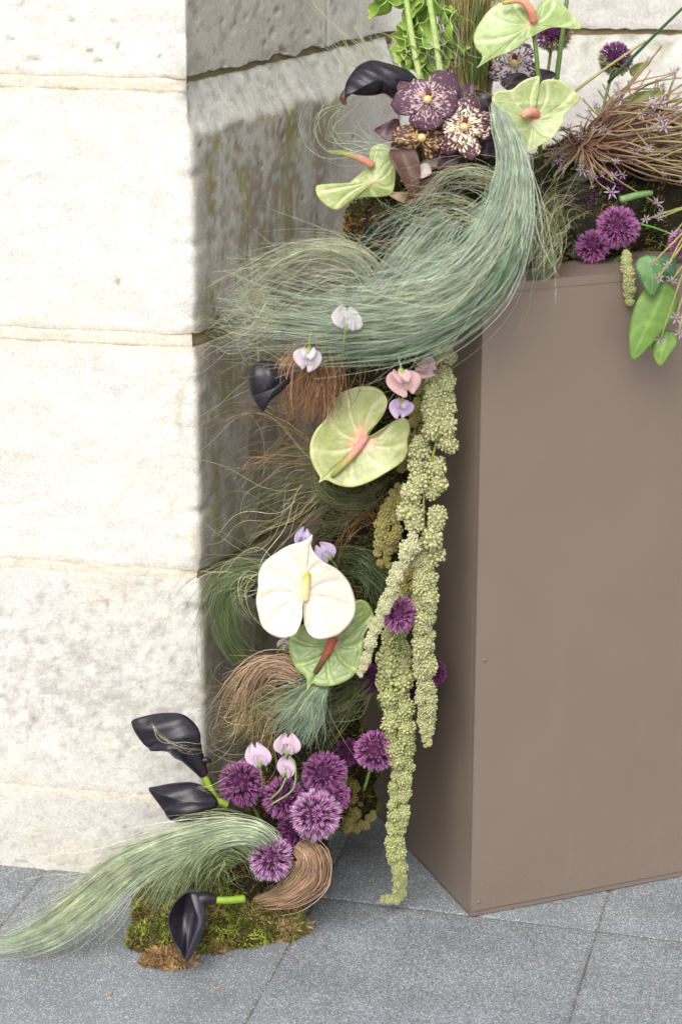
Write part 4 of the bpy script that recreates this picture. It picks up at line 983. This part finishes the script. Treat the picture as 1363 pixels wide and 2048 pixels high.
# ---- moss
def blob(c, rad, seed, amp=.16, fl=None, sub=4):
    v, f = ico(sub); d = np.array([1+amp*nz(*(p*1.7+seed))+amp*.6*nz(*(p*4.5+seed))+amp*.3*nz(*(p*11+seed)) for p in v])
    v = v*d[:, None]*np.array(rad)+np.array(c)
    if fl is not None: v[:, 2] = np.maximum(v[:, 2], fl)
    return v, f
def fronds(v, f, n, ln, wd_, c1, c2, c3=None, up=.25):
    f = np.array(f); a, b, c = v[f[:, 0]], v[f[:, 1]], v[f[:, 2]]; nn = np.cross(b-a, c-a); ar = np.linalg.norm(nn, axis=1); nn /= ar[:, None]+1e-15
    k = rng.choice(len(f), n, p=ar/ar.sum()); w_ = rng.dirichlet((1, 1, 1), n)
    p = a[k]*w_[:, :1]+b[k]*w_[:, 1:2]+c[k]*w_[:, 2:]; d = nn[k]+rng.normal(size=(n, 3))*.75; d[:, 2] += up; d /= np.linalg.norm(d, axis=1)[:, None]
    s = np.cross(d, rng.normal(size=(n, 3))); s /= np.linalg.norm(s, axis=1)[:, None]; l = ln*rng.uniform(.4, 1.3, (n, 1)); bend = rng.normal(size=(n, 3))*.3
    p0 = p-d*l*.25
    V = np.stack([p0-s*wd_*.5, p0+s*wd_*.5, p0+d*l*.6+s*wd_*.45, p0+(d+bend)*l, p0+d*l*.6-s*wd_*.45], 1).reshape(-1, 3)
    o = np.arange(n)[:, None]*5; F3 = np.concatenate([o+np.array([[0, 1, 2]]), o+np.array([[0, 2, 4]]), o+np.array([[4, 2, 3]])])
    pn = np.array([nz(*(q*38)) for q in p]); t = np.clip(pn*1.6+.5+rng.normal(size=n)*.2, 0, 1)[:, None]
    cc = lin(c1)*(1-t)+lin(c2)*t
    if c3 is not None:
        q = np.array([nz(*(x*30+5)) for x in p]) > .12; q = q & (rng.random(n) < .8); cc[q] = lin(c3)
    cc = cc*rng.uniform(.65, 1.35, (n, 1))
    return V, F3, np.repeat(cc, 5, 0)
def moss(label, blobs, n, ln, wd_, cols, base_col, extra=(), name='moss_mound'):
    vs_, fs_, k = [], [], 0
    for v, f in blobs: vs_.append(v); fs_ += [tuple(i+k for i in q) for q in f]; k += len(v)
    V = np.vstack(vs_); o = thing(name, label, 'moss', V.mean(0)*np.array([1, 1, 0])+np.array([0, 0, V[:, 2].min()]))
    part('soil_core', V, fs_, np.broadcast_to(lin(base_col), V.shape), M_moss, o)
    v, f, c = fronds(V, fs_, n, ln, wd_, *cols); q = part('moss_fronds', v, f, c, M_moss, o, smooth_=False); q['kind'] = 'stuff'
    for bl, n2, l2, w2, cl, nm in extra:
        v, f, c = fronds(bl[0], bl[1], n2, l2, w2, *cl, up=.1); q = part(nm, v, f, c, M_moss, o, smooth_=False); q['kind'] = 'stuff'; q['label'] = 'dry tan moss clump'
    return o
def gp(px, py, h): p = Pz(px, py, GZ); p[2] += h; return p
S0 = .00069
def gb(px, py, rx, ry, rz, h, seed, amp=.18): return blob(gp(px, py, h), (rx, ry, rz), seed, amp, GZ+.001)
moss('moss-covered mound on the paving at the foot of the arrangement',
  [gb(330,1885,.044,.040,.046,.014,1,.28),gb(410,1875,.05,.045,.044,.014,2,.28),gb(478,1855,.050,.038,.042,.014,3,.28),gb(360,1810,.055,.05,.05,.02,4),gb(455,1790,.06,.05,.05,.02,5),gb(545,1822,.04,.035,.034,.014,8),gb(310,1830,.03,.03,.03,.01,9),gb(300,1885,.03,.03,.024,.008,41),gb(520,1868,.042,.028,.030,.010,42),gb(465,1880,.05,.028,.026,.010,43),gb(560,1845,.03,.03,.026,.008,44)],
  38000, .0085, .0015, ((96,106,38),(160,166,70),(142,122,74)), (60,56,30),
  [(gb(335,1926,.034,.016,.013,.006,6,.3), 3200, .008, .0022, ((182,152,110),(148,118,80)), 'dry_moss'), (gb(558,1866,.034,.024,.030,.008,7,.35), 3600, .011, .0016, ((174,150,106),(138,118,78),(120,122,64)), 'dry_moss'), (gb(418,1898,.026,.016,.018,.008,12,.3), 1500, .008, .0018, ((172,144,100),(132,116,66)), 'dry_moss')])
def pb(px, py, Y, rx, ry, rz, seed): return blob(P(px, py, Y), (rx*S0, ry*S0, rz*S0), seed, .2)
moss('mossy column carrying the flower cascade from paving to plinth top, thickened to block light',
  [pb(760,470,3.02,70,70,80,11),pb(790,560,3.0,90,80,90,12),pb(780,660,2.96,90,80,90,13),pb(750,770,2.95,90,75,90,14),pb(730,880,2.94,85,75,95,15),pb(730,990,2.93,75,65,95,16),pb(710,1090,2.93,80,65,95,17),pb(680,1190,2.93,90,70,95,18),pb(660,1300,2.93,95,70,95,19),pb(640,1410,2.92,90,70,95,20),pb(620,1500,2.91,90,70,85,21),pb(600,1600,2.89,100,75,85,22),pb(560,1700,2.85,100,75,75,23),pb(520,1770,2.80,80,60,50,24)]+[pb(812,640+k*95,3.05+.012*(k%2),62,60,80,50+k) for k in range(8)]+[pb(705,1530,2.98,55,55,80,61),pb(700,1610,2.97,50,50,60,62)],  # appended blobs added to block light beside the plinth and darken the floor
  44000, .010, .0017, ((66,70,32),(124,122,54),(140,92,46)), (40,36,24), name='moss_column')
moss('dark moss bed on top of the plinth under the flowers',
  [blob(B0+bx*.10+by*.16+bz*(BH+.01), (.10,.10,.055), 31, .2, BH+GZ+.001), blob(B0+bx*.22+by*.19+bz*(BH+.02), (.11,.10,.11), 32, .2, BH+GZ+.001), blob(B0+bx*.35+by*.20+bz*(BH+.02), (.11,.11,.125), 33, .2, BH+GZ+.001), blob(B0+bx*.42+by*.22+bz*(BH+.02), (.10,.11,.13), 34, .2, BH+GZ+.001), blob(B0+bx*.0+by*.2+bz*(BH+.01), (.09,.09,.08), 35, .2, BH+GZ+.001), blob(B0+bx*.06+by*.22+bz*(BH+.09), (.09,.08,.08), 36, .2, BH+GZ+.001)],
  26000, .012, .0017, ((60,66,34),(112,114,54),(120,86,52)), (36,34,24), name='moss_bed')

# ---- feather grass
grass('big blue-green grass tress sweeping from the plinth top down to the left', [
  ([(985,205,2.91,6),(1006,255,2.88,18),(1024,330,2.84,24),(1008,440,2.78,38),(945,550,2.745,52),(840,622,2.75,52),(710,640,2.77,50),(570,628,2.81,52),(430,600,2.86,62)], 1050, (176, 192, 168), (212, 218, 190), .25, dict(t0=(0,.4), t1=(.40,1.0), m=30, wob=.3, fly=.2, flyamp=1.2, depth=.55, skew=1.4, rad=.00034, lock=7, chaos=.75)),
  ([(990,225,2.915,5),(1010,265,2.895,16),(1028,340,2.855,22),(1012,445,2.795,34),(948,555,2.765,44),(840,626,2.77,44),(720,644,2.79,40),(600,640,2.82,40)], 520, (104, 128, 100), (130, 150, 120), .3, dict(t0=(0,.35), t1=(.45,1.0), m=24, wob=.25, fly=.1, depth=.4, rad=.0003, lock=8, chaos=.5)),
  ([(1030,420,2.78,22),(985,550,2.74,34),(880,645,2.745,30),(740,692,2.77,20),(600,684,2.80,22)], 460, (136,164,130), MID, .3, dict(t0=(0,.3), t1=(.6,1), m=22, wob=.1, fly=.05)),
  ([(900,430,2.84,30),(850,470,2.80,55),(795,530,2.77,50),(735,600,2.77,50),(640,650,2.79,40)], 340, (172,188,168), STRAW, .15, dict(t0=(0,.3), t1=(.5,1), m=20, wob=.2, fly=.15)),
  ([(760,600,2.79,30),(715,535,2.79,34),(640,520,2.80,36),(540,560,2.83,44),(440,640,2.88,60)], 200, (176,184,158), STRAW, .3, dict(t0=(0,.4), t1=(.4,1), m=20, wob=.3, fly=.3, flyamp=1.0)),
  ([(1020,330,2.83,30),(1000,470,2.745,50),(900,570,2.71,60),(760,600,2.72,60),(600,600,2.76,60),(470,600,2.83,60)], 90, (190, 202, 178), (216, 208, 172), .25, dict(t0=(0,.5), t1=(.5,1), m=28, wob=.55, fly=.3, flyamp=1.2, chaos=.8, rad=.00026)),
  ([(560,600,2.82,40),(500,620,2.84,50),(430,600,2.87,60)], 120, STRAW, SAGE, .4, dict(m=16, wob=.4, fly=.5, flyamp=1.3))])
grass('loose grass hairs looping over the dark orchid and alliums on the plinth', [
  ([(1050,430,2.86,30),(980,360,2.86,30),(900,350,2.875,30),(840,390,2.89,40),(800,430,2.9,30)], 60, (176,166,126), SAGE, .4, dict(m=24, wob=.5, fly=.4, flyamp=1.2, rad=.00042)),
  ([(1000,470,2.82,30),(920,430,2.85,30),(840,430,2.88,24),(740,470,2.89,24)], 60, (170,168,120), SAGE, .4, dict(m=20, wob=.4, fly=.3)),
  ([(1030,540,2.80,40),(1070,470,2.82,40),(1120,410,2.87,40),(1190,400,2.89,50)], 90, (120,128,92), STRAW, .4, dict(m=22, wob=.5, fly=.4, flyamp=1.3)),
  ([(1070,560,2.80,30),(1100,500,2.83,30),(1060,440,2.82,40),(1000,400,2.84,40)], 60, MID, STRAW, .4, dict(m=22, wob=.5, fly=.4, flyamp=1.2))])
grass('sparse pale grass hairs rising in front of the wall left of the reeds', [
  ([(850,200,2.98,24),(760,150,2.98,40),(690,90,3.0,50),(650,0,3.02,60),(640,-60,3.03,70)], 26, (196,194,160), SAGE, .4, dict(m=24, wob=.7, fly=.3, flyamp=.8, t0=(.1,.4), rad=.0003)),
  ([(800,300,2.92,20),(730,290,2.92,30),(680,260,2.93,50),(720,210,2.95,40),(800,120,2.98,50)], 16, (200,196,164), SAGE, .4, dict(m=26, wob=.8, fly=.3, rad=.0003)),
  ([(900,160,2.97,40),(860,80,2.98,70),(800,10,3.0,90)], 18, (170,180,120), SAGE, .4, dict(m=20, wob=.6, fly=.4, rad=.0003))])
grass('copper-brown grass bundle hanging under the big tress', [
  ([(640,680,2.80,48),(640,730,2.795,54),(636,790,2.795,48),(630,850,2.80,36)], 330, (186,142,110), (150,110,80), .3, dict(t0=(0,.2), t1=(.6,1), m=14, wob=.2, fly=.15, flyamp=.8, rad=.00045)),
  ([(620,730,2.80,40),(590,800,2.80,40),(570,850,2.82,50)], 40, COPPER, (168,140,96), .3, dict(m=14, wob=.5, fly=.5))])
grass('fine dark grass wisps flying out left of the middle anthurium', [
  ([(740,900,2.86,40),(640,900,2.86,60),(540,930,2.86,60),(460,1020,2.88,60)], 46, (124,120,84), (166,152,112), .3, dict(m=22, wob=.5, fly=.4, flyamp=1.1)),
  ([(720,960,2.85,30),(620,960,2.86,50),(540,1010,2.87,50),(430,1090,2.89,40)], 60, (112,118,80), (160,150,110), .25, dict(m=22, wob=.5, fly=.4, flyamp=1.0)),
  ([(700,800,2.87,20),(600,800,2.87,50),(510,810,2.88,60),(420,790,2.89,40)], 30, (150,130,90), COPPER, .3, dict(m=22, wob=.6, fly=.4, flyamp=1.0)),
  ([(640,900,2.84,26),(650,980,2.83,26),(720,1000,2.83,20),(800,950,2.84,30)], 120, (108,116,78), (160,150,104), .25, dict(m=18, wob=.3, fly=.1)),
  ([(760,960,2.85,40),(690,1020,2.85,50),(620,1060,2.85,50),(560,1090,2.86,50)], 80, (104,110,74), COPPER, .2, dict(m=18, wob=.5, fly=.3)),
  ([(760,1040,2.86,20),(720,1010,2.86,40),(640,1000,2.86,60)], 60, COPPER, (110,80,56), .3, dict(m=18, wob=.6, fly=.3))])
grass('scattered single grass hairs curving over the shaded return of the wall', [
  ([(640,760,2.84,20),(560,720,2.85,40),(480,690,2.87,50),(410,660,2.89,50)], 14, (190,182,140), STRAW, .3, dict(m=22, wob=.8, fly=.4, rad=.00036)),
  ([(660,940,2.83,20),(560,880,2.84,50),(480,870,2.86,60),(410,920,2.88,60)], 16, (180,160,120), (150,104,72), .4, dict(m=22, wob=.9, fly=.4, rad=.00036)),
  ([(640,980,2.83,20),(560,1030,2.84,50),(480,1060,2.86,50),(420,1100,2.88,50)], 18, (176,168,120), STRAW, .3, dict(m=22, wob=.9, fly=.4, rad=.00036)),
  ([(560,1160,2.83,20),(480,1150,2.83,50),(430,1200,2.83,50),(420,1300,2.83,50)], 18, (180,180,130), STRAW, .3, dict(m=22, wob=.8, fly=.4, rad=.00036)),
  ([(600,1400,2.80,20),(520,1420,2.80,50),(450,1450,2.81,50),(420,1420,2.81,50)], 24, (196,176,130), STRAW, .3, dict(m=24, wob=.9, fly=.5, rad=.00036))])
grass('dark green grass tuft curling behind both sides of the white anthurium', [
  ([(600,1150,2.85,36),(510,1150,2.84,36),(445,1190,2.83,44),(425,1280,2.84,44)], 150, (120,140,100), (150,156,110), .2, dict(m=20, wob=.25, fly=.2, flyamp=.9)),
  ([(560,1180,2.85,30),(470,1180,2.84,34),(455,1260,2.83,36),(510,1340,2.84,34),(570,1350,2.85,24)], 150, (108,128,82), (128,136,84), .2, dict(m=22, wob=.35, fly=.25)),
  ([(640,1110,2.86,30),(720,1120,2.85,36),(766,1180,2.84,36),(780,1250,2.85,30)], 150, (74,88,58), (120,124,84), .2, dict(m=20, wob=.3, fly=.15)),
  ([(700,1140,2.84,30),(745,1170,2.83,30),(760,1230,2.83,26)], 80, (96,112,76), (150,150,110), .2, dict(m=16, wob=.3, fly=.1))])
grass('pinkish brown grass rope fraying to the left below the white anthurium', [
  ([(606,1362,2.795,16),(570,1340,2.795,26),(528,1340,2.795,26),(488,1375,2.805,26),(462,1430,2.82,34),(440,1490,2.83,40)], 170, BROWN, (190,160,128), .3, dict(t0=(0,.2), t1=(.3,.9), m=20, wob=.3, fly=.3, flyamp=1.1, rad=.0005)),
  ([(590,1380,2.81,20),(520,1400,2.82,40),(470,1450,2.82,50),(440,1500,2.84,50)], 130, (150,134,92), (180,160,110), .3, dict(m=18, wob=.5, fly=.4)),
  ([(700,1400,2.84,20),(600,1420,2.83,40),(510,1420,2.82,50),(430,1400,2.82,40)], 80, (132,128,84), (180,160,110), .3, dict(m=20, wob=.6, fly=.3))])
grass('blue-green grass tuft fanning down under the lower green anthurium', [
  ([(660,1350,2.80,14),(625,1375,2.785,22),(580,1415,2.785,38),(535,1460,2.79,44)], 280, (160,180,152), (196,200,150), .15, dict(t0=(0,.2), t1=(.6,1), m=14, wob=.15, fly=.1)),
  ([(650,1365,2.79,12),(632,1400,2.78,26),(612,1450,2.78,36),(590,1490,2.79,40)], 260, (166,186,162), (196,200,150), .12, dict(t0=(0,.2), t1=(.6,1), m=14, wob=.15, fly=.1)),
  ([(740,1360,2.83,24),(690,1400,2.82,34),(640,1450,2.82,40),(590,1500,2.83,40)], 150, (98,110,74), (150,148,104), .25, dict(m=18, wob=.4, fly=.3))])
grass('long pale tress trailing left over the paving like a comet tail', [
  ([(552,1730,2.73,12),(538,1682,2.715,20),(486,1660,2.705,20),(410,1672,2.70,22),(325,1700,2.70,25),(245,1742,2.70,29),(178,1800,2.68,30),(105,1853,2.675,25),(20,1887,2.68,17),(-40,1884,2.68,17)], 820, (182,198,166), (218,218,184), .25, dict(t0=(0,.4), t1=(.45,.98), m=26, rad=.00034, lock=8, chaos=.6, wob=.28, fly=.16, flyamp=1.0, depth=.35)),
  ([(320,1690,2.71,26),(220,1750,2.70,40),(140,1800,2.68,50),(60,1850,2.68,50)], 160, (206,210,170), (196,184,150), .3, dict(m=20, wob=.3, fly=.4, flyamp=.9))])
grass('shorter grass tress arching over the moss mound beside the lowest allium', [
  ([(520,1760,2.74,14),(510,1700,2.72,34),(450,1670,2.71,40),(390,1700,2.70,44),(345,1760,2.70,46),(310,1830,2.69,44)], 560, (162,178,136), (212,208,164), .2, dict(t0=(0,.3), t1=(.5,1), m=20, wob=.2, fly=.14, flyamp=.9)),
  ([(480,1700,2.72,20),(440,1720,2.71,30),(420,1760,2.71,30),(440,1800,2.71,30)], 160, (108,120,78), (160,156,104), .25, dict(m=16, wob=.3, fly=.3))])
grass('pinkish brown grass bundle wound round the lowest allium', [
  ([(592,1688,2.75,16),(618,1712,2.74,30),(616,1750,2.735,34),(584,1780,2.73,26),(545,1796,2.73,16),(508,1803,2.73,9)], 480, (190,154,126), (212,186,146), .3, dict(t0=(0,.25), t1=(.65,1), m=20, chaos=.25, wob=.14, fly=.06, flyamp=.6, rad=.0005))])
grass('few loose dry hairs crossing the black callas at the pier', [
  ([(300,1440,2.76,8),(330,1480,2.76,10),(390,1490,2.76,16),(450,1470,2.77,40)], 7, (196,186,150), STRAW, .4, dict(m=22, wob=.6, fly=.2)),
  ([(320,1620,2.74,14),(370,1590,2.74,18),(430,1590,2.74,20),(520,1570,2.75,30)], 12, (176,160,120), STRAW, .4, dict(m=22, wob=.6, fly=.2))])
# fallen bits on the paving
for k, (px, py, a) in enumerate([(437,1976,.4),(222,1986,1.2)]):
    p = gp(px, py, .001); d = np.array([math.cos(a), math.sin(a), 0]); n = np.array([-d[1], d[0], 0])
    V = []; 
    for i in range(6):
        u = i/5; wv = .0022*math.sin(math.pi*u)+.0003
        V += [p+d*(u-.5)*.014-n*wv, p+d*(u-.5)*.014+bz*(.0016*math.sin(math.pi*u)+.0004), p+d*(u-.5)*.014+n*wv]
    Fc = [(i*3+j, i*3+j+1, i*3+j+4, i*3+j+3) for i in range(5) for j in range(2)]
    o = link('fallen_petal', mesh('fallen_petal', np.array(V)-p, Fc, np.broadcast_to(lin((178,138,104)), (18, 3)), mat=M_leaf), None, p)
    tag(o, ['tan dry petal scrap on the paving below the moss mound', 'tiny pale petal scrap on the paving left of the moss mound'][k], 'petal scrap')
